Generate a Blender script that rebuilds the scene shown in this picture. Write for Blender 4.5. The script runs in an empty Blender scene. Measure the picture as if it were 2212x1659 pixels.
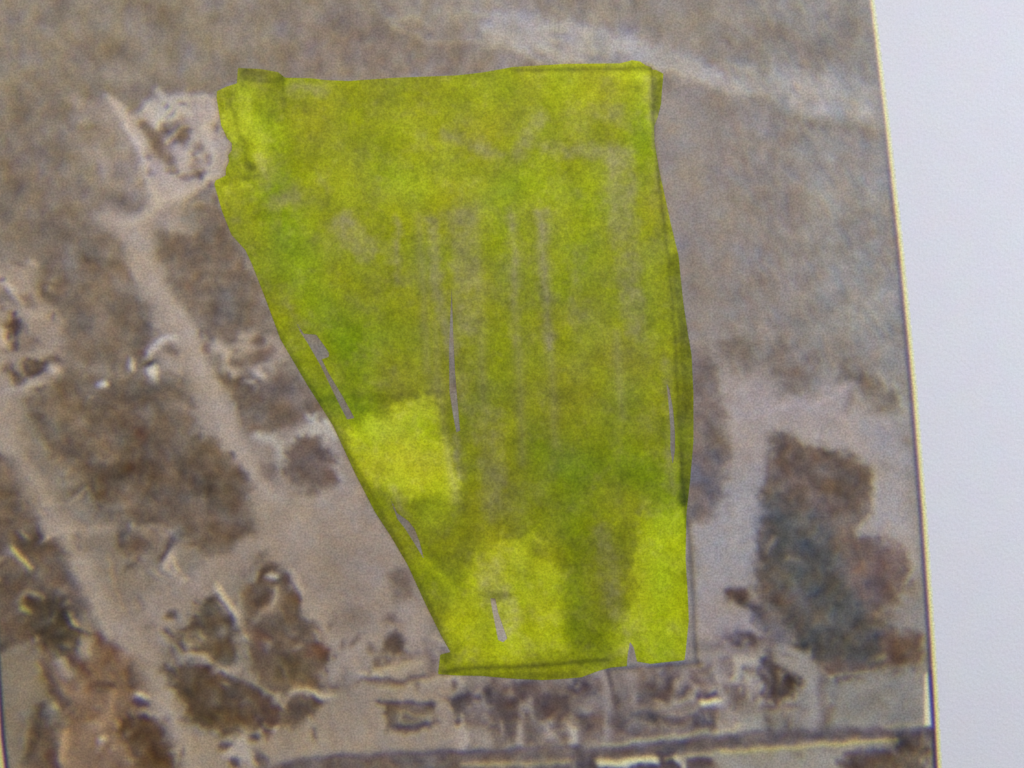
import bpy, math
import numpy as np
from mathutils import Vector

S = bpy.context.scene
COL = S.collection
U = 0.00007                      # metres per layout unit (frame is 2212 x 1659 units)
CX, CY = 1106.0, 829.5

# ------------------------------------------------------------------ camera
cam_d = bpy.data.cameras.new('camera')
cam = bpy.data.objects.new('camera', cam_d); COL.objects.link(cam)
cam_d.lens = 50; cam_d.sensor_width = 36
D = 2212 * U * 50 / 36
cam.location = (0, 0, D)
cam_d.clip_start = 0.005; cam_d.clip_end = 20
cam_d.dof.use_dof = True; cam_d.dof.focus_distance = D - 0.0012; cam_d.dof.aperture_fstop = 2.8
S.camera = cam
# ------------------------------------------------------------------ light
W = bpy.data.worlds.new('World'); S.world = W; W.use_nodes = True
W.node_tree.nodes['Background'].inputs[0].default_value = (1.0, 0.965, 0.93, 1)
W.node_tree.nodes['Background'].inputs[1].default_value = 0.20
def area(name, loc, size, energy, color, target=(0, 0, 0)):
    d = bpy.data.lights.new(name, 'AREA'); d.shape = 'RECTANGLE'
    d.size, d.size_y = size; d.energy = energy; d.color = color
    o = bpy.data.objects.new(name, d); COL.objects.link(o); o.location = loc
    o.rotation_euler = (Vector(target) - Vector(loc)).to_track_quat('-Z', 'Y').to_euler()
    return o
area('window_light', (0.23, 0.060, 0.20), (0.20, 0.16), 0.53, (0.66, 0.78, 1.0), (0.07, 0.005, 0))
area('room_light', (-0.08, 0.46, 0.38), (0.6, 0.5), 2.0, (1.0, 0.92, 0.85))
S.view_settings.view_transform = 'Standard'; S.view_settings.look = 'None'
S.view_settings.exposure = 0.0; S.view_settings.gamma = 1.0

# ------------------------------------------------------------------ canvas of the printed picture
G = 2.5
X0, X1, Y0, Y1 = -70, 2080, -260, 1900
NX = int((X1 - X0) / G) + 1; NY = int((Y1 - Y0) / G) + 1
xs = X0 + G * np.arange(NX); ys = Y0 + G * np.arange(NY)
PX, PY = np.meshgrid(xs, ys)
rng = np.random.default_rng(7)
FX = np.fft.rfftfreq(NX)[None, :]; FY = np.fft.fftfreq(NY)[:, None]
def blur(a, sx, sy=None):        # sigma in layout units
    sy = sx if sy is None else sy
    k = np.exp(-2 * math.pi ** 2 * ((FX * sx / G) ** 2 + (FY * sy / G) ** 2))
    return np.fft.irfft2(np.fft.rfft2(a) * k, s=a.shape)
def noise(sx, sy=None):
    n = blur(rng.standard_normal((NY, NX)), sx, sy)
    return n / n.std()
def rnoise(sa, sb, deg):
    c, t = math.cos(math.radians(deg)), math.sin(math.radians(deg))
    fu = FX * c + FY * t; fv = -FX * t + FY * c
    k = np.exp(-2 * math.pi ** 2 * ((fu * sa / G) ** 2 + (fv * sb / G) ** 2))
    n = np.fft.irfft2(np.fft.rfft2(rng.standard_normal((NY, NX))) * k, s=(NY, NX))
    return n / n.std()
WX = noise(14) * 4.0 + noise(5) * 2.2
WY = noise(14) * 4.0 + noise(5) * 2.2
EDGE = noise(5); EDGE2 = noise(3)

def inside(pts, x, y):
    r = np.zeros(x.shape, bool); n = len(pts)
    for i in range(n):
        xa, ya = pts[i]; xb, yb = pts[(i + 1) % n]
        if ya == yb: continue
        c = (ya > y) != (yb > y)
        r ^= c & (x < (xb - xa) * (y - ya) / (yb - ya) + xa)
    return r
def segdist(pts, x, y, closed=False):
    d = np.full(x.shape, 1e9); n = len(pts)
    for i in range(n if closed else n - 1):
        a = np.array(pts[i], float); b = np.array(pts[(i + 1) % n], float)
        v = b - a; L = max((v * v).sum(), 1e-6)
        t = np.clip(((x - a[0]) * v[0] + (y - a[1]) * v[1]) / L, 0, 1)
        d = np.minimum(d, np.hypot(x - a[0] - t * v[0], y - a[1] - t * v[1]))
    return d
def window(pts, pad):
    p = np.array(pts, float)
    i0 = int(max(0, (p[:, 1].min() - pad - Y0) / G)); i1 = int(min(NY, (p[:, 1].max() + pad - Y0) / G + 2))
    j0 = int(max(0, (p[:, 0].min() - pad - X0) / G)); j1 = int(min(NX, (p[:, 0].max() + pad - X0) / G + 2))
    return slice(i0, max(i1, i0 + 1)), slice(j0, max(j1, j0 + 1))
def smooth(d, s): return 1 / (1 + np.exp(np.clip(d / s, -30, 30)))

IMG = np.zeros((NY, NX, 3)); IMG[:] = (148, 138, 127)
PART = np.full((NY, NX), -1, np.int32); PARTS = []      # which printed feature each spot belongs to
def put(w, m, col, a, part):
    m = (m * a)[..., None]
    IMG[w] = IMG[w] * (1 - m) + np.array(col, float) * m
    if part:
        PARTS.append(part); PART[w][m[..., 0] > 0.5 * a] = len(PARTS) - 1
def poly(col, pts, soft=4.0, a=1.0, part=None, warp=1.0):
    if warp: soft *= 1.5; a *= .95
    w = window(pts, 30 + soft * 4)
    x = PX[w] + WX[w] * warp; y = PY[w] + WY[w] * warp
    d = segdist(pts, x, y, True); d = np.where(inside(pts, x, y), -d, d)
    if warp: d = d + (EDGE[w] * 2.6 + EDGE2[w] * 2.4) * min(1, soft / 4)
    put(w, smooth(d, soft * 0.6), col, a, part)
def line(col, pts, width, soft=3.0, a=1.0, part=None, warp=0.6):
    soft *= 1.6; width *= 1.1; a *= .93
    w = window(pts, 25 + width + soft * 4)
    x = PX[w] + WX[w] * warp; y = PY[w] + WY[w] * warp
    put(w, smooth(segdist(pts, x, y) - width / 2, soft * 0.6), col, a, part)
def spot(col, x0, y0, rx, ry=None, ang=0, a=1.0, soft=0.35, part=None, warp=0.7):
    ry = rx if ry is None else ry
    R = max(rx, ry) * 2 + 20
    w = window([(x0 - R, y0 - R), (x0 + R, y0 + R)], 0)
    x = PX[w] + WX[w] * warp - x0; y = PY[w] + WY[w] * warp - y0
    c, s = math.cos(math.radians(ang)), math.sin(math.radians(ang))
    d = np.hypot((x * c + y * s) / rx, (-x * s + y * c) / ry) - 1
    put(w, smooth(d, soft * 0.5), col, a, part)

# --- brush land at the top, dry streaky growth
vert = noise(9, 22); fine = noise(4, 6); big = noise(60)
IMG += (vert * 2.6 + big * 2.5)[..., None]
poly((150, 141, 130), [(-70, -260), (1000, -260), (1000, 200), (-70, 230)], 40, .6)
poly((151, 145, 138), [(1640, -100), (2080, -100), (2080, 900), (1800, 860), (1560, 760), (1480, 500), (1560, 260)], 50, .8)
poly((150, 139, 131), [(1420, 200), (1620, 240), (1760, 420), (1740, 760), (1500, 760)], 40, .8)
poly((141, 129, 116), [(-70, 330), (150, 330), (230, 430), (230, 500), (100, 560), (60, 520), (-70, 500)], 25, .8)
for (x, y, rx, ry) in [(60, 140, 14, 60), (150, 90, 12, 50), (190, 330, 30, 60), (520, 60, 30, 60), (300, 60, 60, 30),
                       (560, 90, 30, 50), (650, 60, 60, 30), (430, 100, 30, 60), (100, 260, 60, 20), (240, 170, 60, 25)]:
    spot((163, 153, 140), x, y, rx, ry, 0, .35, .8)
for (x, y, rx, ry) in [(330, 30, 40, 20), (600, 30, 40, 20), (200, 110, 50, 25), (60, 240, 50, 20), (680, 120, 40, 30),
                       (260, 200, 50, 14), (420, 200, 40, 12), (170, 210, 20, 10), (30, 380, 60, 40), (110, 470, 50, 30)]:
    spot((135, 122, 110), x, y, rx, ry, 0, .5, .8)
# stream bed
poly((142, 129, 119), [(700, 20), (860, 50), (1000, 90), (1150, 125), (1200, 150), (900, 180), (650, 170), (600, 100)], 14, .8)
poly((166, 157, 147), [(820, -30), (1100, -30), (1180, 30), (1120, 80), (1000, 70), (900, 30)], 14, .7, 'stream_bed')
line((182, 175, 164), [(835, 42), (870, 42), (900, 36)], 7, 4, .75)
line((176, 166, 154), [(850, 52), (880, 70), (930, 90), (1000, 92), (1060, 98)], 7, 4, .8)
line((182, 176, 170), [(1010, 28), (1060, 34), (1110, 42), (1130, 60)], 8, 4, .7)
poly((174, 167, 161), [(1040, 50), (1120, 30), (1220, 40), (1290, 62), (1400, 88), (1470, 112), (1530, 145), (1600, 175),
     (1650, 205), (1560, 205), (1480, 172), (1420, 146), (1330, 134), (1230, 136), (1180, 134), (1130, 108), (1070, 98), (1030, 80)], 6, .95, 'stream_bed')
poly((166, 160, 154), [(1600, 165), (1700, 150), (1800, 160), (1880, 190), (1920, 250), (1860, 262), (1760, 262), (1680, 235), (1600, 200)], 8, .9, 'stream_bed')
for (p, w) in [([(1100, 95), (1140, 108), (1190, 132), (1220, 134)], 7), ([(1150, 65), (1200, 60), (1240, 85), (1250, 105)], 7),
               ([(1060, 95), (1100, 98)], 6), ([(1330, 84), (1380, 96), (1410, 120)], 8), ([(1300, 110), (1312, 98)], 5),
               ([(1260, 72), (1275, 100)], 6), ([(1120, 90), (1180, 95)], 9), ([(1420, 142), (1500, 170), (1540, 195)], 9),
               ([(1570, 140), (1620, 150)], 10), ([(1700, 180), (1760, 200)], 9), ([(1780, 230), (1860, 245)], 8), ([(1590, 205), (1630, 225)], 7)]:
    line((186, 179, 172), p, w * 1.3, 6, .6)
for (x, y, rx, ry) in [(1210, 75, 22, 8), (1200, 100, 18, 7), (1290, 125, 30, 7), (1380, 70, 40, 14), (1350, 126, 22, 6), (1165, 118, 14, 6)]:
    spot((152, 143, 136), x, y, rx, ry, 12, .7, .6)
for (x, y, rx, ry, g) in [(1660, 75, 36, 24, 0), (1590, 100, 40, 16, 20), (1760, 110, 50, 30, 0), (1830, 70, 30, 26, 0), (1640, 225, 40, 14, 20),
                       (1720, 262, 60, 14, 8), (1860, 285, 30, 14, 0), (1570, 230, 40, 16, 15), (1500, 215, 50, 14, 20), (1700, 300, 30, 16, 0)]:
    spot((137, 124, 112), x, y, rx, ry, g, .6, .7)
for (x, y, rx, ry, g) in [(1480, 300, 22, 60, 10), (1640, 330, 30, 50, 0), (1760, 420, 40, 30, 30), (1850, 560, 60, 16, -30), (1790, 620, 60, 14, -35),
                       (1880, 400, 20, 50, 0), (1650, 560, 50, 20, 20), (1820, 690, 50, 18, -20), (1900, 640, 22, 40, 0), (1560, 480, 22, 50, 0)]:
    spot((163, 158, 151), x, y, rx, ry, g, .4, .8)
for (x, y, rx, ry, g) in [(1530, 380, 26, 50, 0), (1700, 480, 30, 50, 20), (1840, 480, 50, 18, -30), (1600, 620, 50, 24, 0), (1740, 680, 60, 20, -15),
                       (1920, 520, 24, 40, 0), (1860, 330, 30, 30, 0), (1500, 600, 22, 60, 0), (1840, 780, 60, 20, 20), (1700, 760, 50, 22, 0)]:
    spot((136, 125, 116), x, y, rx, ry, g, .45, .8)

# --- clearing with the small track, top left
poly((165, 153, 142), [(158, 215), (245, 225), (285, 290), (310, 360), (340, 440), (300, 420), (262, 400), (225, 372), (190, 340), (168, 290)], 7, .9, 'clearing')
line((178, 167, 158), [(165, 215), (185, 235), (200, 262)], 22, 8, .6)
line((176, 164, 154), [(172, 300), (190, 330), (225, 355), (245, 392)], 12, 8, .5)
spot((146, 133, 116), 195, 276, 18, 9, 10, .7)
spot((148, 137, 124), 235, 310, 14, 30, -20, .4)
poly((184, 173, 168), [(310, 235), (330, 214), (400, 207), (470, 207), (480, 270), (497, 310), (497, 350), (480, 385), (440, 402),
     (405, 430), (350, 446), (325, 380), (300, 310), (270, 250)], 5, 1, 'clearing')
poly((192, 187, 178), [(318, 234), (332, 215), (398, 211), (408, 243), (385, 262), (350, 276), (328, 262)], 5, .9)
line((198, 186, 178), [(245, 222), (268, 248), (285, 290), (305, 325), (325, 380), (340, 420), (345, 440)], 14, 4, .95, 'dirt_track')
line((197, 184, 173), [(346, 436), (320, 466), (286, 486)], 15, 4, .95, 'dirt_track')
line((196, 184, 172), [(352, 430), (395, 412), (435, 398), (462, 380)], 10, 5, .7)
line((197, 190, 178), [(440, 275), (452, 310), (458, 350), (445, 385)], 10, 5, .7)
D1 = (124, 110, 98)
line(D1, [(312, 272), (334, 296), (350, 326), (366, 346)], 20, 3, .95, 'shrub_clump')
line(D1, [(338, 290), (372, 280), (392, 264)], 13, 3, .95, 'shrub_clump')
spot((126, 111, 94), 398, 296, 13, 21, 12, .95, part='shrub_clump')
spot(D1, 408, 280, 9, 8, 0, .8)
spot((140, 122, 112), 350, 318, 24, 22, 45, .7)
spot(D1, 374, 364, 12, 8, 0, .9); spot((188, 178, 168), 360, 304, 10, 5, -20, .8)
for (x, y, r) in [(428, 316, 9), (426, 345, 7), (450, 352, 6), (440, 372, 6), (412, 384, 8), (396, 378, 7), (354, 232, 5), (392, 228, 5), (448, 340, 5), (420, 330, 6)]:
    spot((146, 132, 126), x, y, r * 1.3, r, 0, .75)
spot((122, 108, 112), 450, 400, 8, 9, 0, .9)
spot((195, 185, 172), 342, 203, 9, 9, 0, .6)
spot((128, 115, 103), 275, 440, 30, 22, 0, .75, .5)

# --- woods and the two dirt roads on the left
R1 = (172, 159, 149)
W1 = (132, 119, 107)
poly(W1, [(158, 500), (215, 495), (262, 525), (285, 575), (300, 625), (335, 690), (350, 735), (340, 765), (312, 800), (270, 800),
     (200, 790), (150, 785), (132, 690), (96, 660), (86, 620), (100, 560), (125, 525)], 8, .92, 'woodland')
poly((126, 113, 102), [(335, 512), (360, 500), (392, 500), (425, 508), (440, 480), (428, 452), (470, 436), (495, 490), (522, 525), (560, 640),
     (605, 715), (640, 760), (560, 722), (520, 728), (470, 740), (440, 722), (420, 690), (398, 650), (370, 602), (346, 560)], 5, .95, 'woodland')
spot((158, 146, 134), 440, 440, 22, 10, 0, .5)
line(R1, [(245, 478), (285, 500)], 44, 8, .9, 'dirt_road')
line(R1, [(288, 498), (306, 545), (330, 612), (368, 684), (410, 745), (442, 800), (470, 870), (500, 940), (525, 1000), (552, 1050)], 48, 6, .95, 'dirt_road')
line((182, 169, 160), [(300, 500), (318, 560), (345, 620), (385, 690), (420, 740)], 16, 9, .6)
poly(R1, [(410, 840), (490, 880), (520, 950), (545, 1010), (530, 1010), (475, 948), (430, 950), (415, 890)], 8, .9)
poly((168, 155, 146), [(350, 700), (430, 740), (430, 830), (390, 830), (350, 800), (330, 760)], 14, .6)
# left edge lots
poly((170, 156, 146), [(-70, 560), (60, 570), (85, 640), (130, 680), (138, 730), (140, 790), (100, 832), (60, 860), (20, 860), (-70, 870)], 7, .95, 'dirt_road')
line((200, 190, 184), [(-10, 596), (12, 612), (34, 634)], 14, 4, .9)
line((195, 182, 176), [(60, 566), (74, 570)], 10, 4, .7)
spot((150, 136, 128), 20, 648, 22, 14, 0, .7); spot((140, 127, 120), 52, 650, 16, 14, 0, .7); spot((118, 105, 106), 2, 604, 6, 6, 0, .8)
poly((116, 101, 94), [(14, 700), (34, 686), (52, 704), (54, 724), (40, 740), (36, 760), (26, 730)], 3, 1, 'house_lot')
spot((142, 128, 119), 60, 745, 24, 24, 0, .7)
line((205, 184, 178), [(2, 718), (10, 745)], 12, 4, .9)
poly((109, 96, 85), [(50, 790), (62, 777), (90, 776), (106, 790), (96, 808), (66, 816), (52, 806)], 3, 1, 'house_lot')
spot((216, 204, 198), 117, 794, 11, 9, 0, .95, .6); line((120, 105, 94), [(110, 776), (135, 782)], 10, 4, .8)
spot((124, 108, 92), 38, 815, 13, 22, -10, .9, part='house_lot'); spot((186, 174, 158), 72, 838, 20, 6, -10, .8)
line((165, 152, 150), [(120, 712), (138, 745)], 8, 4, .6)
# big central wood
poly((126, 113, 100), [(62, 872), (100, 838), (150, 800), (250, 815), (320, 820), (400, 810), (416, 850), (424, 905), (434, 950), (470, 948),
     (505, 985), (530, 1020), (542, 1060), (532, 1100), (556, 1150), (545, 1165), (500, 1190), (440, 1196), (400, 1160), (360, 1130), (330, 1120), (280, 1124), (235, 1140),
     (220, 1110), (190, 1072), (160, 1062), (112, 985), (80, 905)], 5, .97, 'woodland')
poly((112, 98, 85), [(200, 960), (300, 930), (420, 955), (500, 985), (538, 1050), (528, 1100), (555, 1150), (500, 1188), (440, 1190), (380, 1130), (230, 1130), (180, 1050)], 14, .75)
spot((138, 124, 110), 220, 985, 26, 14, 0, .6, .7); spot((136, 122, 108), 460, 1020, 40, 26, 0, .45, .8); spot((134, 121, 108), 270, 1090, 60, 14, 0, .4)
spot((120, 95, 82), 305, 940, 16, 14, 40, .6)
# details at the road side
line((206, 198, 196), [(325, 764), (345, 742), (374, 728)], 10, 3, .9)
spot((165, 151, 140), 375, 765, 26, 28, 0, .8); spot((130, 116, 106), 372, 752, 16, 12, 20, .7)
spot((208, 200, 188), 332, 804, 12, 22, -10, .95); spot((194, 182, 176), 284, 793, 7, 16, 0, .9)
spot((80, 70, 64), 327, 788, 13, 6, -25, .9, .6); spot((208, 202, 206), 227, 829, 10, 9, 0, .95, .7)
spot((110, 98, 82), 248, 830, 7, 7, 0, .7); spot((158, 146, 134), 198, 855, 8, 6, 0, .8); spot((120, 105, 98), 306, 765, 14, 8, -20, .8)
line((196, 182, 170), [(470, 742), (492, 760), (510, 806)], 16, 4, .85); spot((128, 112, 104), 452, 752, 9, 9, 0, .9)
poly((125, 111, 101), [(492, 810), (530, 800), (560, 830), (640, 800), (690, 860), (715, 910), (660, 915), (630, 940), (590, 935), (556, 950), (530, 935), (515, 880)], 5, .95, 'woodland')
poly((172, 158, 148), [(500, 745), (560, 715), (600, 730), (625, 770), (600, 800), (560, 800), (530, 806), (515, 780)], 6, .9, 'clearing')
spot((122, 108, 98), 560, 735, 14, 14, 0, .9); spot((124, 110, 100), 552, 770, 30, 14, -10, .85, part='shrub_clump'); spot((198, 184, 172), 560, 805, 16, 8, 30, .8)
spot((138, 124, 112), 586, 765, 10, 16, 0, .6); line((192, 178, 168), [(520, 728), (548, 716)], 7, 4, .7)
spot((205, 196, 186), 548, 822, 8, 5, 0, .7)
# crossroads east of the road
poly((160, 148, 141), [(545, 940), (600, 945), (660, 910), (730, 905), (760, 960), (785, 1010), (800, 1070), (760, 1090), (640, 1090), (590, 1070), (560, 1000)], 7, .9, 'clearing')
poly((196, 192, 184), [(640, 948), (668, 912), (722, 902), (735, 940), (722, 950), (690, 938), (660, 955), (640, 960)], 5, .9)
line((188, 184, 178), [(560, 945), (590, 950), (610, 975), (615, 1000)], 18, 4, .9)
line((184, 176, 170), [(605, 962), (650, 950)], 9, 4, .8)
line((178, 170, 168), [(715, 955), (728, 1010), (745, 1050)], 12, 5, .7)
poly((112, 98, 92), [(612, 975), (640, 958), (670, 950), (700, 958), (714, 975), (722, 1010), (735, 1040), (700, 1052), (660, 1058), (625, 1030), (618, 1005)], 5, .95, 'tree_clump')
spot((122, 110, 106), 580, 1020, 22, 24, 0, .7); spot((150, 138, 132), 650, 1045, 26, 14, 0, .5)

# --- lower left
poly((120, 106, 93), [(-70, 985), (38, 985), (60, 1020), (82, 1080), (112, 1150), (132, 1185), (60, 1180), (-70, 1190)], 6, .95, 'woodland')
spot((150, 135, 118), 20, 1010, 14, 10, 0, .5); spot((165, 150, 130), 50, 1092, 8, 8, 0, .7); spot((146, 130, 112), 8, 1110, 16, 12, 0, .5)
poly((117, 103, 90), [(-70, 1190), (36, 1150), (80, 1132), (136, 1160), (166, 1212), (200, 1290), (215, 1332), (176, 1330), (160, 1345), (166, 1382), (156, 1405),
     (110, 1425), (60, 1395), (-70, 1410)], 5, .97, 'woodland')
R2 = (168, 153, 138)
line((165, 152, 142), [(8, 860), (12, 930), (50, 1010), (92, 1080), (128, 1140)], 50, 7, .95, 'dirt_road')
line(R2, [(128, 1140), (170, 1200), (210, 1290), (250, 1350), (290, 1400), (325, 1460), (350, 1510), (380, 1570), (410, 1630), (430, 1720)], 58, 7, .95, 'dirt_road')
line((152, 138, 125), [(250, 1160), (275, 1250), (300, 1310)], 46, 12, .7)
line((178, 164, 150), [(140, 1150), (240, 1140)], 16, 6, .8)
spot((192, 178, 160), 100, 1089, 9, 7, 0, .8)
line((192, 176, 158), [(88, 1168), (112, 1158), (142, 1144)], 12, 3, .9)
line((196, 182, 150), [(36, 1182), (48, 1204), (60, 1224)], 8, 3, .9)
spot((100, 86, 74), 55, 1172, 16, 14, 0, .7); spot((100, 86, 74), 120, 1180, 26, 12, 0, .6); spot((150, 137, 130), 22, 1188, 14, 10, 0, .5)
poly((98, 87, 74), [(60, 1290), (150, 1300), (160, 1370), (140, 1402), (90, 1385), (60, 1340)], 9, .8)
line((160, 147, 126), [(44, 1300), (56, 1278), (84, 1284)], 8, 3, .8); spot((172, 162, 120), 54, 1316, 7, 6, 0, .8)
line((196, 176, 136), [(155, 1328), (165, 1350)], 7, 3, .8)
# ring shaped feature
line((108, 94, 86), [(262, 1160), (275, 1135), (305, 1122), (345, 1130), (368, 1155), (372, 1172), (355, 1200)], 7, 4, .8)
spot((138, 124, 112), 318, 1172, 42, 40, 0, .6); spot((110, 95, 86), 296, 1176, 26, 20, 20, .9, part='tree_clump')
line((112, 98, 94), [(368, 1168), (350, 1208)], 8, 3, .8); spot((150, 137, 126), 330, 1140, 22, 9, 0, .5)
line((192, 177, 165), [(372, 1190), (356, 1222), (378, 1244), (394, 1262)], 14, 4, .9)
# pale open ground
CL = (166, 152, 141)
poly(CL, [(545, 1062), (600, 1050), (650, 1082), (720, 1075), (775, 1052), (800, 1090), (850, 1170), (900, 1290), (960, 1400), (950, 1435), (860, 1470),
     (745, 1468), (710, 1500), (690, 1390), (648, 1340), (622, 1250), (600, 1215), (560, 1196), (500, 1240), (470, 1262), (440, 1290), (380, 1330), (330, 1440), (250, 1380), (300, 1300),
     (400, 1240), (480, 1200), (548, 1165)], 7, .95, 'clearing')
spot((151, 138, 128), 745, 1240, 56, 60, 0, .7, .7); spot((142, 128, 117), 760, 1335, 50, 22, 0, .7, .6); spot((176, 162, 150), 650, 1140, 60, 30, 0, .5, .8)
spot((128, 114, 103), 866, 1262, 22, 34, 0, .85, .4, 'tree_clump')
line((178, 164, 152), [(600, 1210), (650, 1275), (680, 1320), (700, 1360)], 14, 6, .6)
line((200, 187, 172), [(474, 1272), (492, 1300), (516, 1344)], 9, 3, .95, 'dirt_track')
DC = (108, 95, 82)
poly(DC, [(425, 1288), (452, 1286), (480, 1302), (506, 1346), (514, 1382), (508, 1430), (492, 1442), (466, 1424), (440, 1412), (398, 1402), (380, 1386), (410, 1356), (424, 1340)], 4, .97, 'tree_clump')
spot(DC, 370, 1326, 11, 9, 0, .85); spot((138, 124, 112), 325, 1356, 20, 10, 0, .6); spot((178, 160, 128), 430, 1370, 8, 7, 30, .7); spot((150, 136, 118), 415, 1390, 14, 9, 0, .7)
line((166, 151, 138), [(402, 1408), (440, 1422), (470, 1440), (510, 1452)], 13, 4, .85)
poly((116, 100, 86), [(524, 1300), (552, 1240), (566, 1206), (588, 1200), (606, 1216), (626, 1242), (650, 1288), (664, 1336), (690, 1368), (716, 1402), (704, 1440),
     (690, 1482), (650, 1496), (600, 1494), (560, 1476), (545, 1430), (530, 1370)], 5, .97, 'tree_clump')
spot((110, 84, 74), 566, 1380, 16, 20, 0, .7); spot((112, 86, 74), 690, 1402, 22, 16, 0, .7); spot((112, 90, 78), 620, 1256, 12, 16, 0, .6); spot((104, 95, 78), 630, 1440, 40, 30, 0, .5)
spot((178, 166, 158), 588, 1240, 12, 9, 30, .8); line((162, 148, 132), [(598, 1280), (592, 1312), (570, 1326), (556, 1338)], 8, 4, .8)
line((122, 108, 106), [(520, 1240), (555, 1216)], 10, 5, .5)
poly((110, 93, 76), [(345, 1446), (366, 1430), (400, 1440), (420, 1446), (455, 1440), (475, 1458), (530, 1462), (560, 1490), (600, 1530), (618, 1500),
     (660, 1500), (705, 1512), (684, 1560), (690, 1600), (640, 1590), (600, 1590), (570, 1580), (530, 1590), (490, 1578), (440, 1570), (412, 1545), (386, 1500)], 4, .97, 'tree_clump')
spot((112, 80, 68), 440, 1450, 22, 10, 10, .6); spot((96, 84, 62), 460, 1540, 50, 24, 0, .5)
line((168, 154, 136), [(556, 1474), (590, 1496), (612, 1520), (624, 1500), (650, 1484), (682, 1494)], 9, 3, .9)
line((218, 208, 192), [(682, 1500), (704, 1507), (722, 1506)], 7, 3, .95); line((104, 92, 88), [(694, 1486), (728, 1480)], 9, 3, .9)
spot((212, 202, 198), 594, 1572, 7, 7, 0, .95); poly((158, 144, 130), [(660, 1560), (690, 1545), (680, 1600), (650, 1590)], 4, .8)
spot((112, 98, 88), 680, 1585, 8, 14, 0, .8)
# orange ground
poly((144, 119, 98), [(208, 1388), (246, 1384), (292, 1412), (302, 1452), (292, 1500), (322, 1560), (356, 1610), (350, 1700), (128, 1700), (150, 1560), (126, 1502),
     (92, 1436), (150, 1446), (184, 1424)], 8, .92, 'bare_soil')
line((114, 92, 80), [(150, 1414), (168, 1428), (190, 1452)], 13, 4, .9); line((120, 97, 85), [(206, 1382), (226, 1396), (254, 1408)], 12, 4, .9)
line((116, 96, 82), [(96, 1430), (112, 1476), (136, 1520)], 16, 5, .85); line((112, 88, 72), [(196, 1478), (236, 1482)], 12, 5, .7)
spot((176, 158, 142), 184, 1400, 16, 12, -30, .8); spot((184, 160, 138), 136, 1440, 9, 12, 0, .6)
line((172, 146, 122), [(240, 1500), (230, 1545), (216, 1570)], 14, 6, .8); line((182, 156, 128), [(146, 1584), (136, 1612), (138, 1650)], 17, 5, .85)
spot((216, 200, 184), 223, 1599, 10, 8, -40, .95, .7); spot((188, 176, 150), 113, 1526, 12, 8, 0, .85); spot((208, 198, 190), 306, 1506, 13, 6, 0, .85)
spot((92, 78, 88), 302, 1524, 12, 8, 0, .8); spot((100, 84, 96), 316, 1552, 12, 8, 0, .85); spot((176, 164, 150), 338, 1544, 14, 6, -20, .7)
poly((104, 88, 70), [(290, 1570), (350, 1560), (375, 1610), (380, 1700), (280, 1700), (300, 1620)], 9, .85)
poly((110, 92, 76), [(286, 1440), (302, 1450), (306, 1480), (292, 1500), (270, 1480)], 7, .7)
poly((147, 136, 122), [(-70, 1420), (60, 1396), (94, 1450), (100, 1530), (84, 1600), (62, 1700), (-70, 1700)], 10, .85, 'clearing')
line((108, 94, 78), [(84, 1520), (76, 1580), (70, 1640)], 22, 9, .8); line((160, 147, 125), [(82, 1438), (92, 1470), (80, 1530)], 10, 6, .7)
poly((118, 98, 80), [(90, 1560), (130, 1560), (130, 1700), (70, 1700), (74, 1620)], 8, .8)
# bottom flat ground with odd roofs
poly((166, 152, 138), [(440, 1590), (560, 1590), (700, 1520), (760, 1470), (960, 1440), (975, 1500), (1290, 1600), (1290, 1625), (1000, 1632), (760, 1636), (640, 1660), (560, 1720), (440, 1720), (400, 1620)], 6, .9, 'clearing')
poly((190, 180, 170), [(486, 1622), (500, 1598), (540, 1574), (560, 1590), (536, 1612), (552, 1640), (500, 1640)], 4, .9, 'house_lot')
spot((100, 88, 82), 548, 1592, 14, 10, 0, .9); spot((110, 96, 92), 486, 1608, 14, 8, -20, .8); spot((100, 88, 84), 510, 1646, 14, 10, 40, .8); spot((105, 92, 88), 565, 1640, 12, 16, 0, .7)
line((118, 104, 92), [(480, 1585), (530, 1562)], 9, 4, .8)
# building with a U shaped roof
poly((115, 101, 90), [(816, 1514), (862, 1519), (940, 1518), (943, 1560), (930, 1573), (850, 1577), (836, 1560), (838, 1524)], 2.5, .97, 'building', .5)
line((160, 146, 124), [(940, 1545), (900, 1549), (868, 1537), (862, 1556), (880, 1563), (928, 1554)], 7, 2.5, .9, None, .4)
line((100, 88, 92), [(850, 1517), (938, 1520)], 5, 3, .8, None, .4); line((105, 92, 96), [(856, 1574), (925, 1566)], 5, 3, .8, None, .4)
spot((106, 92, 84), 850, 1387, 21, 18, 0, .95, part='tree_clump'); spot((124, 110, 96), 828, 1430, 17, 14, 0, .85); spot((130, 116, 108), 852, 1336, 14, 12, 0, .7); spot((138, 125, 116), 885, 1414, 20, 12, 0, .8)
line((196, 184, 166), [(782, 1452), (806, 1460), (826, 1450)], 9, 3, .85); line((182, 170, 148), [(826, 1448), (880, 1440), (915, 1432)], 6, 3, .8)
line((128, 113, 106), [(800, 1470), (860, 1474), (925, 1462)], 9, 4, .85); line((132, 118, 108), [(918, 1390), (930, 1420), (938, 1446)], 18, 5, .8)
line((184, 172, 150), [(826, 1488), (880, 1482), (925, 1474)], 5, 3, .6); line((148, 136, 124), [(748, 1440), (762, 1500)], 8, 5, .6)
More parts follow.
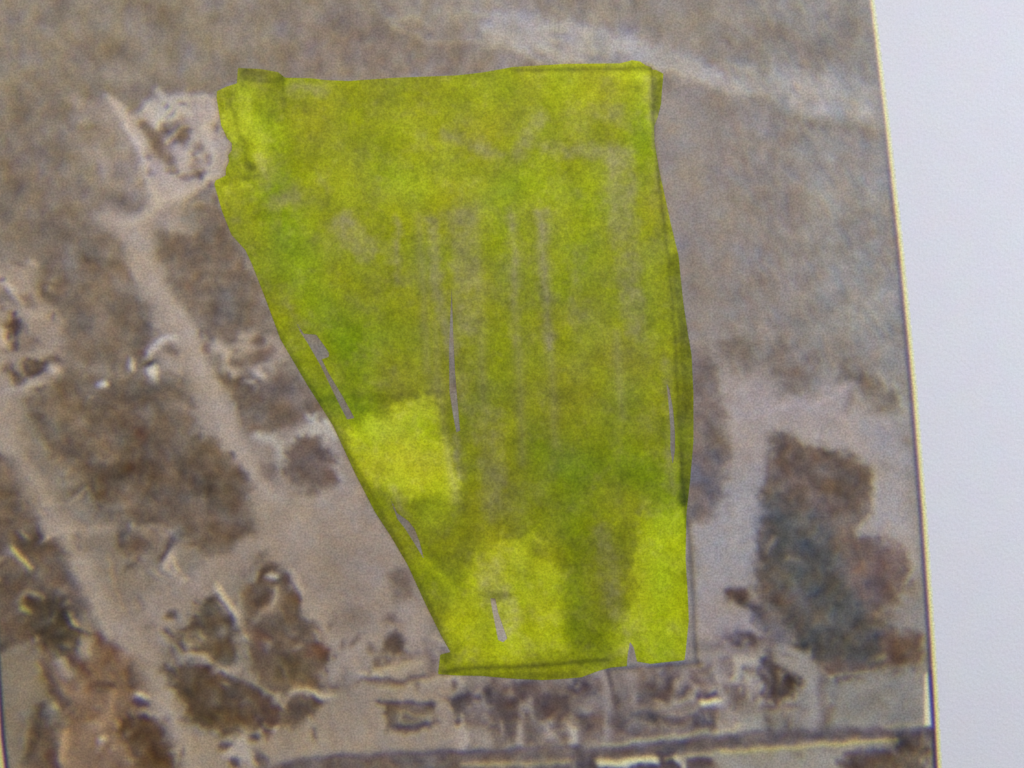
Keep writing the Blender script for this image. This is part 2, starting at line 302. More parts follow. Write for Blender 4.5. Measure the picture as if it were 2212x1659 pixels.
# row of houses under the marked field
poly((129, 115, 107), [(975, 1482), (1110, 1470), (1300, 1452), (1510, 1430), (1545, 1440), (1550, 1560), (1540, 1594), (1290, 1606), (1010, 1612), (1005, 1560), (985, 1560)], 5, .92, 'house_lot')
poly((104, 90, 84), [(978, 1506), (992, 1492), (1074, 1485), (1072, 1504), (1030, 1514), (1010, 1530), (1000, 1568), (984, 1572)], 3, .95, 'building')
line((188, 176, 162), [(966, 1466), (984, 1460), (998, 1472), (990, 1490), (974, 1496)], 7, 3, .9); spot((118, 104, 98), 978, 1478, 6, 7, 0, .9)
line((187, 175, 164), [(992, 1580), (995, 1618)], 26, 4, .95, 'driveway')
line((160, 146, 138), [(958, 1490), (962, 1560), (968, 1610)], 24, 6, .8)
spot((160, 148, 138), 1040, 1595, 24, 16, 20, .7); spot((152, 139, 128), 1065, 1560, 30, 14, 20, .7)
for (x, y, rx, ry) in [(1140, 1480, 40, 13), (1262, 1484, 28, 15), (1095, 1530, 26, 26), (1190, 1536, 42, 24), (1160, 1505, 30, 14), (1075, 1510, 26, 14), (1420, 1500, 40, 22), (1470, 1482, 34, 20), (1398, 1545, 28, 13),
                       (1518, 1550, 24, 18), (1400, 1500, 20, 22), (1100, 1580, 16, 14), (1520, 1500, 16, 8), (1450, 1555, 24, 14), (1345, 1570, 30, 14), (1290, 1560, 26, 18)]:
    spot((106, 93, 89), x, y, rx, ry, 0, .72, .4)
for p, w in [([(1122, 1566), (1128, 1612)], 12), ([(1232, 1556), (1238, 1604)], 17), ([(1146, 1530), (1160, 1560), (1180, 1590)], 9), ([(1172, 1560), (1196, 1590)], 8)]:
    line((178, 166, 158), p, w, 4, .85, 'driveway' if w > 11 else None)
line((160, 149, 143), [(1304, 1455), (1310, 1520), (1312, 1590)], 9, 4, .85); line((104, 92, 90), [(1318, 1452), (1326, 1510), (1330, 1540)], 5, 3, .8)
line((150, 138, 132), [(1360, 1450), (1368, 1560)], 22, 7, .6); line((158, 148, 140), [(1420, 1530), (1480, 1512), (1500, 1490)], 9, 4, .7)
line((212, 204, 176), [(1518, 1520), (1540, 1516), (1558, 1517)], 8, 2.5, .97); line((96, 84, 92), [(1508, 1502), (1544, 1502)], 7, 3, .9)
# lots east of the field
poly((164, 152, 147), [(1500, 1120), (1556, 1108), (1640, 1130), (1640, 1235), (1618, 1268), (1640, 1330), (1640, 1400), (1570, 1420), (1505, 1425)], 7, .92, 'clearing')
poly((163, 150, 141), [(1545, 1425), (1620, 1410), (1640, 1430), (1640, 1500), (1600, 1592), (1545, 1592)], 6, .9)
spot((188, 178, 162), 1608, 1432, 30, 14, 10, .8); spot((120, 106, 100), 1572, 1440, 14, 18, 0, .8); spot((114, 100, 96), 1595, 1500, 16, 24, -20, .75); spot((186, 178, 160), 1600, 1466, 22, 9, -20, .7); spot((170, 164, 150), 1625, 1560, 22, 18, 0, .7)
poly((96, 83, 79), [(1640, 1420), (1670, 1410), (1690, 1440), (1720, 1462), (1728, 1480), (1706, 1500), (1690, 1502), (1664, 1524), (1640, 1500), (1636, 1450)], 4, .95, 'tree_clump')
spot((112, 98, 92), 1678, 1525, 40, 8, 0, .7)
line((164, 157, 149), [(1690, 1400), (1740, 1430), (1762, 1480), (1760, 1590)], 38, 8, .8)
poly((140, 134, 126), [(1775, 1462), (1830, 1462), (1920, 1440), (1992, 1446), (1990, 1572), (1780, 1580)], 5, .95, 'field')
line((112, 100, 92), [(1772, 1440), (1778, 1500), (1780, 1580)], 12, 6, .7); spot((122, 114, 106), 1900, 1520, 30, 22, 0, .5, .8); spot((153, 147, 136), 1850, 1490, 40, 20, 0, .4, .8)
# right clearing and trees
poly((167, 154, 147), [(1540, 776), (1572, 788), (1600, 802), (1640, 790), (1660, 800), (1690, 850), (1740, 852), (1780, 832), (1830, 838), (1880, 885), (1925, 905), (1944, 935),
     (1950, 1100), (1975, 1160), (1975, 1250), (1900, 1160), (1850, 1120), (1882, 1100), (1870, 1000), (1800, 975), (1700, 935), (1662, 935),
     (1652, 1060), (1642, 1180), (1560, 1130), (1564, 1000), (1560, 850)], 7, .95, 'clearing')
poly((163, 158, 157), [(1562, 1030), (1650, 1020), (1645, 1230), (1600, 1260), (1505, 1250), (1504, 1145), (1552, 1112)], 14, .85)
poly((158, 151, 146), [(1850, 900), (1945, 920), (1960, 1160), (1880, 1140), (1880, 1000)], 14, .7)
poly((127, 113, 105), [(1486, 740), (1530, 760), (1548, 790), (1560, 850), (1566, 1000), (1560, 1070), (1552, 1108), (1515, 1130), (1490, 1120), (1480, 1000)], 6, .92, 'woodland')
poly((112, 104, 104), [(1490, 985), (1562, 975), (1558, 1070), (1545, 1105), (1510, 1120), (1484, 1110)], 14, .75)
poly((131, 118, 108), [(1550, 735), (1600, 718), (1640, 740), (1645, 785), (1615, 802), (1585, 795), (1560, 775)], 7, .92, 'tree_clump')
line((172, 160, 150), [(1520, 735), (1545, 728), (1590, 716)], 8, 5, .5)
poly((132, 120, 110), [(1640, 770), (1740, 770), (1750, 830), (1720, 850), (1690, 845), (1660, 800)], 9, .75, 'tree_clump')
poly((122, 111, 101), [(1810, 780), (1870, 800), (1900, 830), (1935, 840), (1944, 880), (1928, 898), (1895, 880), (1855, 840), (1800, 825)], 7, .85, 'tree_clump')
line((165, 160, 150), [(1944, 835), (1950, 880), (1945, 900)], 7, 5, .6)
poly((115, 101, 92), [(1662, 940), (1690, 936), (1735, 962), (1790, 972), (1838, 990), (1868, 1008), (1876, 1050), (1884, 1110), (1852, 1132), (1852, 1156), (1905, 1168), (1942, 1192),
     (1966, 1226), (1964, 1262), (1930, 1296), (1902, 1312), (1886, 1350), (1990, 1362), (1996, 1432), (1984, 1444), (1912, 1438), (1888, 1452), (1832, 1462), (1806, 1470), (1788, 1458),
     (1768, 1420), (1722, 1392), (1684, 1352), (1652, 1322), (1640, 1262), (1636, 1182), (1656, 1120), (1650, 1068), (1658, 1000)], 5, .96, 'tree_clump')
poly((95, 92, 88), [(1650, 1060), (1720, 1080), (1790, 1120), (1820, 1180), (1840, 1260), (1880, 1330), (1920, 1360), (1900, 1430), (1820, 1440), (1740, 1400), (1660, 1320), (1642, 1200)], 14, .85)
poly((122, 104, 97), [(1840, 1160), (1900, 1170), (1950, 1200), (1955, 1260), (1900, 1290), (1850, 1270), (1836, 1210)], 12, .8)
spot((112, 92, 78), 1940, 1400, 42, 28, 0, .8); spot((88, 82, 84), 1885, 1388, 30, 22, 0, .6); spot((122, 114, 108), 1700, 1230, 30, 30, 0, .5, .8); spot((112, 92, 80), 1690, 1290, 26, 18, 0, .5)
spot((122, 112, 104), 1780, 1300, 40, 18, 20, .45, .8); spot((135, 120, 110), 1920, 1330, 30, 14, 0, .7); spot((102, 88, 78), 1830, 1020, 34, 26, 0, .5); spot((104, 90, 80), 1720, 990, 40, 26, 0, .4)
spot((112, 97, 89), 1597, 1284, 24, 17, 10, .95, part='tree_clump')
line((108, 97, 97), [(1620, 1310), (1650, 1345), (1690, 1378)], 26, 5, .9, 'tree_clump')
line((118, 103, 101), [(1570, 1375), (1630, 1382), (1670, 1394)], 22, 7, .85); line((128, 114, 108), [(1500, 1395), (1570, 1392)], 6, 4, .7)
line((176, 168, 162), [(1606, 1312), (1640, 1352), (1656, 1372)], 6, 3, .7)
# paved road along the bottom
line((114, 102, 97), [(560, 1675), (650, 1650), (745, 1642), (1000, 1634), (1270, 1628), (1500, 1608), (1659, 1592), (1800, 1586), (2000, 1581)], 27, 3, .95, 'paved_road', .25)
line((104, 92, 100), [(740, 1631), (1000, 1624), (1250, 1612), (1500, 1598)], 5, 3, .6, None, .3)
line((178, 168, 150), [(1270, 1612), (1400, 1600), (1560, 1582), (1600, 1576)], 5, 3, .7, None, .3)
poly((112, 99, 92), [(600, 1668), (760, 1652), (1245, 1640), (1250, 1720), (600, 1720)], 3, .8)
line((180, 166, 138), [(1000, 1652), (1120, 1649), (1230, 1646)], 8, 3, .8, None, .3)
poly((120, 104, 98), [(1106, 1660), (1240, 1655), (1240, 1720), (1106, 1720)], 3, .6)
line((212, 204, 178), [(1296, 1644), (1360, 1641), (1416, 1636)], 8, 2.5, .97, None, .3)
line((200, 190, 170), [(1462, 1634), (1476, 1650)], 10, 3, .9)
poly((100, 87, 84), [(1246, 1636), (1270, 1632), (1300, 1656), (1420, 1648), (1425, 1632), (1450, 1628), (1470, 1650), (1480, 1720), (1250, 1720)], 3, .95, 'tree_clump')
poly((100, 86, 86), [(1486, 1640), (1530, 1636), (1550, 1655), (1550, 1720), (1480, 1720)], 3, .9)
poly((160, 152, 138), [(1540, 1624), (1660, 1622), (1825, 1622), (1826, 1720), (1552, 1720), (1548, 1650)], 4, .92, 'field')
line((205, 190, 130), [(1560, 1624), (1659, 1618), (1760, 1610), (1850, 1602), (1944, 1599)], 6, 2.5, .75, None, .3)
poly((106, 93, 82), [(1828, 1626), (1920, 1618), (1950, 1600), (1995, 1596), (2015, 1720), (1828, 1720)], 3.5, .95, 'building')
spot((92, 84, 80), 1960, 1600, 22, 20, 0, .7); line((172, 162, 134), [(1912, 1570), (1960, 1565), (2000, 1562)], 6, 3, .85, None, .3)
line((178, 160, 140), [(1985, 1600), (1998, 1640)], 14, 5, .5)

# --- second pass: small plots, yards and roofs
def at(ox, oy, q): return [(ox + x / 3, oy + y / 3) for x, y in q]
def strokes(ox, oy, rows):
    for col, w, a, *q in rows: line(col, at(ox, oy, q), w / 3, 2.2, a, None, .5)
def shapes(ox, oy, rows):
    for col, a, *q in rows: poly(col, at(ox, oy, q), 3.4, a * .88, None, .5)
shapes(0, 1106, [((102, 88, 76), .85, (110, 190), (150, 130), (240, 108), (262, 172), (300, 190), (400, 160), (440, 210), (380, 260), (250, 290), (170, 330), (140, 260)),
 ((112, 99, 92), .7, (300, 260), (440, 220), (520, 350), (600, 480), (640, 600), (560, 640), (430, 540), (330, 420)),
 ((88, 78, 64), .85, (190, 570), (300, 545), (420, 565), (470, 700), (520, 800), (490, 900), (420, 930), (330, 860), (215, 790), (190, 660)),
 ((120, 104, 92), .6, (10, 300), (110, 400), (120, 520), (100, 700), (180, 850), (0, 900)),
 ((150, 136, 112), .8, (1200, 790), (1290, 770), (1335, 830), (1300, 870), (1210, 860)),
 ((98, 83, 68), .7, (1150, 1000), (1380, 1000), (1400, 1100), (1500, 1200), (1400, 1330), (1260, 1280), (1180, 1140)),
 ((98, 78, 60), .8, (780, 1320), (1040, 1330), (1100, 1500), (1130, 1659), (920, 1659), (860, 1560), (760, 1420)),
 ((128, 110, 88), .6, (880, 900), (1030, 1000), (1080, 1200), (980, 1180), (900, 1120), (820, 1000)),
 ((154, 142, 124), .7, (60, 940), (200, 950), (250, 1090), (290, 1190), (240, 1340), (190, 1400), (120, 1250), (60, 1100))])
strokes(0, 1106, [((150, 140, 126), 26, .8, (120, 570), (160, 522), (240, 520), (272, 552)), ((172, 166, 120), 26, .85, (140, 622), (190, 650)),
 ((188, 172, 144), 18, .9, (470, 660), (500, 745)), ((100, 86, 76), 30, .5, (260, 500), (350, 410)),
 ((180, 166, 156), 34, .8, (402, 960), (440, 1015)), ((112, 90, 78), 40, .8, (445, 935), (505, 965), (572, 1045)), ((118, 96, 84), 36, .75, (610, 805), (690, 852), (765, 885)),
 ((170, 154, 112), 13, .8, (238, 985), (300, 1090)), ((112, 94, 80), 44, .8, (275, 970), (315, 1060), (350, 1150), (430, 1225)), ((118, 95, 80), 34, .7, (600, 1112), (725, 1122)),
 ((110, 92, 76), 60, .6, (850, 1010), (870, 1120)), ((176, 148, 122), 30, .8, (740, 1170), (705, 1330), (640, 1410)), ((104, 88, 70), 60, .7, (255, 1270), (225, 1400), (205, 1560)),
 ((186, 158, 130), 44, .85, (432, 1430), (400, 1600)), ((104, 78, 68), 50, .75, (330, 1560), (372, 1659)), ((206, 196, 186), 26, .9, (890, 1195), (960, 1205)), ((96, 80, 86), 28, .85, (870, 1236), (960, 1250)),
 ((176, 164, 150), 16, .7, (990, 1315), (1055, 1300)), ((92, 80, 94), 12, .7, (1440, 580), (1530, 715)), ((198, 185, 168), 34, .8, (1405, 475), (1465, 565), (1540, 690)),
 ((176, 161, 142), 24, .7, (1540, 700), (1600, 810)), ((182, 168, 154), 26, .85, (1200, 912), (1330, 932), (1405, 1000), (1465, 1030)), ((98, 84, 72), 26, .85, (1180, 770), (1290, 722)), ((100, 86, 76), 26, .8, (1080, 780), (1150, 840), (1200, 900)),
 ((196, 180, 164), 30, .8, (1060, 370), (1110, 280), (1130, 340), (1190, 440)), ((96, 82, 78), 16, .8, (1040, 300), (1100, 220), (1120, 170)), ((108, 94, 84), 16, .7, (790, 230), (800, 150), (880, 80), (980, 50), (1090, 60)),
 ((150, 136, 120), 22, .5, (880, 330), (990, 380)), ((112, 97, 86), 34, .6, (800, 200), (830, 280)), ((124, 110, 98), 40, .5, (900, 560), (930, 620)), ((176, 156, 132), 26, .6, (700, 300), (760, 480), (800, 640)),
 ((206, 196, 150), 20, .75, (90, 230), (130, 290), (195, 355)), ((100, 84, 72), 18, .7, (190, 60), (320, 20)), ((172, 158, 142), 24, .6, (330, 90), (430, 40), (420, 0)), ((86, 74, 66), 20, .7, (470, 760), (560, 800))])
shapes(0, 553, [((108, 95, 88), .85, (40, 440), (100, 400), (150, 440), (165, 500), (120, 560), (100, 610), (70, 520)), ((130, 116, 104), .7, (110, 250), (200, 250), (230, 330), (160, 360), (120, 310)),
 ((134, 122, 110), .6, (10, 200), (80, 230), (90, 320), (0, 340)), ((104, 90, 78), .8, (150, 720), (190, 680), (300, 670), (330, 700), (240, 770), (170, 790)), ((110, 98, 80), .75, (80, 730), (130, 740), (150, 800), (100, 850), (80, 810)),
 ((100, 88, 80), .5, (920, 430), (1010, 440), (1030, 520), (930, 590), (880, 560)), ((116, 102, 88), .5, (270, 160), (420, 130), (400, 300), (280, 310)),
 ((112, 98, 82), .6, (200, 1030), (400, 1120), (420, 1240), (300, 1220), (220, 1120)), ((104, 89, 76), .55, (560, 1350), (900, 1320), (1150, 1340), (1100, 1420), (700, 1460), (580, 1440)),
 ((102, 89, 76), .6, (1300, 1200), (1440, 1200), (1560, 1330), (1590, 1450), (1500, 1560), (1300, 1560), (1200, 1450)), ((104, 90, 78), .6, (0, 1290), (120, 1290), (180, 1400), (240, 1520), (300, 1640), (120, 1640), (40, 1500)),
 ((150, 136, 122), .6, (700, 1550), (830, 1500), (830, 1620), (720, 1640)), ((142, 128, 114), .5, (660, 1290), (740, 1250), (800, 1300), (700, 1340)), ((118, 104, 92), .6, (1420, 740), (1560, 790), (1659, 800), (1659, 1000), (1560, 980), (1480, 860))])
strokes(0, 553, [((200, 190, 184), 30, .7, (20, 170), (90, 210)), ((190, 176, 166), 26, .7, (90, 230), (160, 350), (280, 400)), ((196, 182, 172), 22, .7, (10, 480), (40, 580)), ((178, 166, 154), 22, .6, (170, 640), (330, 620), (380, 560)),
 ((180, 168, 154), 22, .8, (90, 870), (160, 840), (240, 830)), ((186, 178, 176), 24, .8, (980, 610), (1060, 590)), ((196, 190, 188), 22, .8, (1030, 570), (1120, 520)), ((128, 114, 104), 30, .6, (1060, 600), (1150, 620)),
 ((176, 162, 152), 22, .6, (1100, 700), (1180, 760)), ((190, 176, 164), 22, .7, (1380, 590), (1470, 620), (1530, 740)), ((112, 98, 90), 20, .7, (1560, 780), (1640, 800)), ((196, 188, 176), 18, .7, (1590, 800), (1655, 815)),
 ((186, 174, 162), 26, .5, (860, 60), (900, 150)), ((182, 170, 158), 24, .5, (1000, 100), (1090, 260), (1200, 400)), ((108, 93, 92), 20, .6, (1480, 1260), (1560, 1340), (1600, 1440)), ((184, 170, 154), 24, .6, (300, 1600), (450, 1600), (560, 1510)),
 ((126, 100, 88), 26, .4, (860, 1130), (940, 1220)), ((100, 84, 72), 14, .7, (600, 1500), (650, 1620)), ((176, 160, 150), 26, .5, (1540, 1300), (1659, 1420))])
shapes(553, 1106, [((100, 86, 78), .75, (20, 290), (110, 300), (120, 350), (70, 430), (100, 500), (90, 600), (0, 650), (0, 400)), ((106, 88, 76), .6, (0, 780), (120, 800), (110, 900), (0, 960)), ((106, 84, 72), .75, (330, 850), (420, 830), (470, 880), (460, 960), (340, 960)),
 ((106, 95, 76), .6, (130, 950), (330, 960), (380, 1080), (220, 1140), (120, 1060)), ((98, 84, 74), .75, (210, 1190), (300, 1170), (430, 1220), (400, 1300), (300, 1340), (250, 1440), (200, 1380)), ((100, 82, 78), .75, (0, 1200), (90, 1210), (160, 1280), (140, 1380), (70, 1450), (0, 1420)),
 ((104, 92, 84), .8, (830, 800), (900, 780), (960, 820), (960, 880), (900, 920), (830, 880)), ((122, 108, 98), .7, (790, 940), (860, 920), (870, 990), (800, 1000)), ((128, 114, 106), .6, (840, 660), (930, 640), (950, 720), (860, 740)), ((126, 112, 104), .6, (1080, 850), (1160, 860), (1180, 1000), (1110, 1080), (1090, 960)),
 ((126, 112, 102), .6, (880, 380), (980, 360), (1040, 560), (900, 560)), ((142, 129, 118), .5, (600, 620), (760, 640), (760, 760), (620, 780)),
 ((92, 80, 76), .8, (1290, 1170), (1560, 1150), (1540, 1200), (1380, 1210), (1330, 1290), (1310, 1390), (1280, 1300)), ((106, 92, 88), .6, (1560, 1220), (1659, 1200), (1659, 1440), (1560, 1440), (1510, 1340)), ((172, 158, 144), .6, (1390, 1400), (1510, 1400), (1520, 1500), (1390, 1500))])
strokes(553, 1106, [((188, 174, 160), 20, .8, (250, 390), (300, 500)), ((200, 190, 182), 24, .8, (70, 410), (120, 420)), ((180, 165, 148), 14, .7, (130, 500), (110, 620)), ((150, 135, 118), 16, .6, (0, 700), (90, 640)), ((104, 90, 88), 12, .8, (240, 460), (300, 560)),
 ((196, 184, 164), 18, .8, (240, 1150), (330, 1140), (400, 1180), (470, 1195)), ((178, 164, 146), 16, .8, (90, 1160), (180, 1260), (210, 1170)), ((178, 166, 150), 22, .6, (60, 1380), (130, 1420)), ((90, 78, 76), 16, .7, (370, 1410), (390, 1460)),
 ((190, 176, 162), 22, .7, (660, 1040), (740, 1070), (820, 1040)), ((116, 102, 98), 22, .8, (720, 1090), (830, 1080), (930, 1090), (1080, 1070)), ((186, 172, 148), 12, .7, (760, 1020), (870, 1010), (990, 980)), ((180, 166, 148), 14, .7, (1090, 1110), (1180, 1080)),
 ((98, 86, 92), 14, .7, (840, 1230), (1000, 1240), (1160, 1250)), ((102, 88, 94), 14, .7, (880, 1390), (1000, 1390), (1150, 1370)), ((176, 162, 146), 26, .5, (1200, 1200), (1220, 1400)), ((184, 172, 160), 26, .6, (1340, 1340), (1345, 1420)),
 ((94, 84, 80), 12, .6, (440, 1590), (600, 1580), (740, 1600)), ((104, 94, 100), 12, .6, (1100, 1570), (1280, 1560), (1600, 1550)), ((148, 134, 122), 26, .5, (480, 1300), (520, 1500)), ((136, 122, 112), 18, .5, (570, 1000), (600, 1180))])
shapes(1106, 1106, [((96, 83, 84), .7, (0, 1130), (150, 1110), (190, 1170), (330, 1180), (380, 1240), (300, 1400), (230, 1330), (180, 1250), (60, 1220), (0, 1240)), ((98, 86, 86), .75, (370, 1100), (500, 1090), (530, 1170), (470, 1190), (390, 1170)), ((110, 97, 88), .6, (90, 1260), (180, 1300), (230, 1480), (110, 1480)),
 ((112, 98, 94), .6, (430, 1290), (520, 1280), (600, 1400), (560, 1480), (450, 1470)), ((100, 88, 86), .75, (850, 1100), (960, 1080), (1060, 1100), (1090, 1190), (1000, 1230), (860, 1240)), ((96, 92, 92), .75, (780, 1300), (900, 1290), (960, 1340), (880, 1390), (800, 1370)), ((92, 82, 82), .8, (1170, 1300), (1290, 1290), (1310, 1380), (1220, 1410), (1170, 1370)),
 ((150, 139, 128), .6, (930, 1230), (1080, 1220), (1180, 1290), (960, 1300)), ((164, 152, 144), .7, (1310, 1000), (1420, 960), (1440, 1040), (1320, 1050)), ((186, 176, 160), .7, (1440, 980), (1590, 950), (1590, 1080), (1440, 1110)), ((108, 95, 90), .7, (1420, 1130), (1500, 1150), (1510, 1260), (1420, 1290)),
 ((98, 86, 86), .8, (1390, 780), (1540, 760), (1600, 840), (1560, 870), (1420, 850)), ((102, 86, 80), .8, (1380, 500), (1540, 490), (1560, 560), (1500, 600), (1400, 570)), ((96, 90, 92), .8, (1500, 600), (1590, 600), (1659, 740), (1659, 810), (1580, 740)), ((126, 112, 106), .6, (1190, 870), (1400, 850), (1560, 880), (1500, 920), (1200, 900)),
 ((118, 104, 98), .6, (1170, 1000), (1300, 1000), (1300, 1100), (1200, 1090)), ((90, 78, 78), .8, (1590, 930), (1659, 920), (1659, 1260), (1600, 1180)), ((144, 132, 122), .6, (1530, 1150), (1600, 1260), (1560, 1350), (1440, 1300)),
 ((96, 84, 80), .8, (430, 1560), (540, 1600), (560, 1659), (430, 1659)), ((92, 80, 80), .85, (930, 1540), (1040, 1540), (1070, 1659), (560, 1659), (760, 1640), (930, 1630)), ((98, 84, 84), .8, (1140, 1600), (1290, 1600), (1330, 1659), (1140, 1659))])
strokes(1106, 1106, [((190, 180, 164), 34, .85, (385, 1330), (390, 1400), (395, 1490)), ((176, 164, 150), 22, .7, (40, 1390), (70, 1500)), ((164, 152, 138), 18, .6, (120, 1220), (140, 1330)), ((160, 148, 136), 16, .6, (200, 1360), (270, 1450)), ((154, 142, 134), 20, .7, (600, 1040), (630, 1200), (610, 1400)),
 ((96, 86, 82), 14, .7, (630, 1040), (660, 1160), (690, 1230)), ((172, 164, 146), 16, .7, (1190, 1130), (1170, 1220), (1060, 1230)), ((216, 208, 180), 24, .9, (1235, 1240), (1290, 1225), (1350, 1228)), ((92, 80, 90), 20, .8, (1210, 1190), (1310, 1185)), ((190, 182, 186), 16, .6, (1290, 1255), (1370, 1250)),
 ((170, 158, 150), 12, .6, (960, 1320), (1180, 1290)), ((178, 172, 150), 18, .7, (600, 1500), (800, 1480), (950, 1460), (1250, 1430)), ((196, 186, 160), 14, .7, (1300, 1420), (1440, 1420), (1480, 1380)), ((218, 210, 184), 28, .9, (570, 1630), (760, 1615), (930, 1600)), ((206, 198, 180), 26, .85, (1060, 1590), (1110, 1650)),
 ((188, 176, 146), 18, .7, (1000, 1590), (1300, 1570)), ((164, 154, 144), 26, .5, (1350, 1080), (1370, 1400)), ((180, 172, 168), 14, .6, (1500, 700), (1600, 810)), ((110, 98, 94), 18, .6, (0, 1530), (400, 1520))])
shapes(1659, 1106, [((90, 88, 82), .6, (60, 0), (250, 20), (400, 200), (450, 420), (600, 600), (640, 740), (480, 740), (300, 640), (180, 480), (60, 300)), ((84, 82, 80), .7, (200, 760), (400, 740), (640, 800), (730, 800), (750, 900), (640, 960), (480, 1000), (330, 960), (220, 860)),
 ((110, 88, 74), .7, (760, 800), (900, 770), (1000, 800), (990, 960), (880, 1000), (750, 950)), ((112, 92, 78), .7, (350, 960), (520, 960), (640, 1000), (480, 1080), (400, 1060)), ((118, 98, 88), .6, (540, 180), (700, 140), (880, 220), (900, 380), (760, 420), (600, 400)), ((120, 102, 92), .5, (600, 420), (780, 430), (800, 540), (700, 580), (620, 540)),
 ((116, 104, 82), .5, (40, 380), (130, 380), (160, 480), (70, 490)), ((108, 90, 76), .5, (50, 560), (160, 560), (130, 620)), ((84, 72, 62), .85, (0, 1000), (60, 1000), (90, 1060), (190, 1060), (210, 1120), (150, 1180), (0, 1180)), ((118, 102, 88), .6, (360, 1260), (420, 1230), (420, 1380), (350, 1380)),
 ((150, 140, 128), .6, (60, 880), (220, 900), (330, 1020), (300, 1080), (180, 1020), (80, 960)), ((128, 122, 112), .5, (640, 1110), (820, 1110), (800, 1240), (660, 1260)), ((84, 76, 70), .8, (850, 1420), (960, 1430), (990, 1560), (860, 1570), (800, 1520)), ((98, 82, 70), .7, (520, 1560), (790, 1550), (810, 1659), (520, 1659))])
strokes(1659, 1106, [((160, 148, 138), 24, .6, (40, 160), (0, 260)), ((148, 140, 124), 20, .5, (120, 290), (200, 300)), ((164, 158, 146), 30, .6, (900, 260), (960, 330), (900, 460)), ((160, 154, 136), 16, .6, (400, 1070), (520, 1040), (700, 1030)), ((100, 94, 100), 26, .7, (640, 790), (730, 790)), ((140, 132, 104), 20, .6, (700, 960), (740, 940)),
 ((98, 88, 86), 18, .6, (0, 1450), (300, 1450), (600, 1430)), ((170, 156, 116), 14, .6, (0, 1540), (200, 1530)), ((96, 86, 92), 16, .7, (520, 1560), (700, 1540), (830, 1540)), ((140, 126, 116), 30, .5, (330, 1100), (340, 1400))])
shapes(1659, 553, [((108, 93, 84), .6, (20, 1160), (140, 1140), (200, 1220), (380, 1260), (560, 1340), (640, 1360), (650, 1440), (560, 1659), (100, 1659), (40, 1400)), ((122, 112, 100), .6, (640, 860), (760, 820), (850, 870), (860, 990), (760, 990), (680, 940)), ((126, 112, 102), .6, (60, 730), (220, 740), (250, 860), (170, 900), (80, 830)),
 ((126, 112, 100), .5, (240, 620), (340, 640), (310, 720), (250, 700)), ((130, 116, 104), .4, (0, 560), (120, 500), (100, 700), (0, 700)), ((150, 138, 130), .5, (720, 1340), (860, 1380), (820, 1420))])
strokes(1659, 553, [((170, 166, 156), 24, .5, (820, 830), (870, 960)), ((168, 158, 146), 30, .5, (720, 740), (760, 860)), ((134, 122, 112), 40, .5, (500, 1000), (540, 900)), ((180, 166, 162), 34, .5, (0, 1000), (300, 960), (560, 840)), ((144, 134, 124), 24, .4, (340, 1130), (420, 1080))])

for q, w in [([(6, 862), (14, 930), (48, 1005), (92, 1080), (130, 1145), (165, 1200), (205, 1290), (245, 1350), (290, 1402), (330, 1465), (355, 1520), (384, 1580), (412, 1640), (430, 1700)], 36),
             ([(292, 505), (312, 560), (340, 620), (378, 690), (418, 745), (452, 810), (480, 880), (512, 950), (548, 1020), (580, 1065)], 30)]:
    line((182, 169, 157), q, w, 7, .68)
line((192, 178, 160), [(150, 1180), (188, 1262), (214, 1330), (236, 1372)], 9, 5, .6); line((190, 176, 158), [(330, 1445), (352, 1492), (380, 1540)], 8, 5, .5)
line((186, 172, 158), [(60, 1060), (96, 1120), (110, 1165)], 9, 5, .5); line((184, 172, 158), [(545, 1100), (600, 1080), (700, 1075)], 22, 8, .4)
line((200, 189, 182), [(240, 216), (268, 248), (286, 292), (305, 325), (325, 380), (340, 420), (344, 440)], 13, 4, .95)
line((198, 186, 176), [(346, 436), (320, 464), (286, 484), (262, 486)], 13, 4, .9); line((196, 184, 172), [(352, 430), (395, 412), (435, 398), (464, 382)], 11, 4, .85)
line((196, 187, 178), [(436, 262), (452, 300), (458, 345), (446, 382)], 9, 4, .8); line((188, 178, 170), [(318, 232), (335, 216), (400, 210), (466, 210)], 9, 4, .8)
poly((172, 160, 150), [(158, 214), (240, 226), (262, 262), (220, 272), (180, 258)], 8, .75); line((174, 163, 153), [(168, 262), (176, 310), (200, 340), (240, 385), (300, 425)], 15, 7, .7)
poly((176, 163, 153), [(205, 475), (250, 462), (300, 478), (350, 440), (390, 436), (396, 470), (412, 498), (350, 500), (300, 520), (270, 520)], 8, .8)
poly((148, 136, 125), [(1432, 200), (1560, 215), (1640, 260), (1700, 420), (1690, 620), (1640, 720), (1500, 740), (1470, 560), (1430, 380)], 22, .7)
rr = np.random.default_rng(11)                      # scattered yard clutter
for (x0, y0, x1, y1, n_) in [(0, 560, 140, 860, 26), (430, 720, 620, 830, 16), (0, 1150, 210, 1410, 26), (100, 1380, 400, 1650, 34), (380, 1280, 720, 1590, 40),
                             (740, 1380, 960, 1500, 20), (960, 1470, 1300, 1600, 56), (1330, 1440, 1700, 1590, 50), (250, 1120, 400, 1280, 12), (1560, 1380, 1740, 1520, 16), (300, 230, 470, 400, 26)]:
    for _ in range(n_):
        x, y = rr.uniform(x0, x1), rr.uniform(y0, y1); g_ = rr.uniform(0, 180); k_ = rr.random() < .5
        c_ = (188, 175, 162) if k_ else (98, 84, 76)
        spot(c_, x, y, rr.uniform(5, 13), rr.uniform(3, 7), g_, rr.uniform(.25, .55), .8)

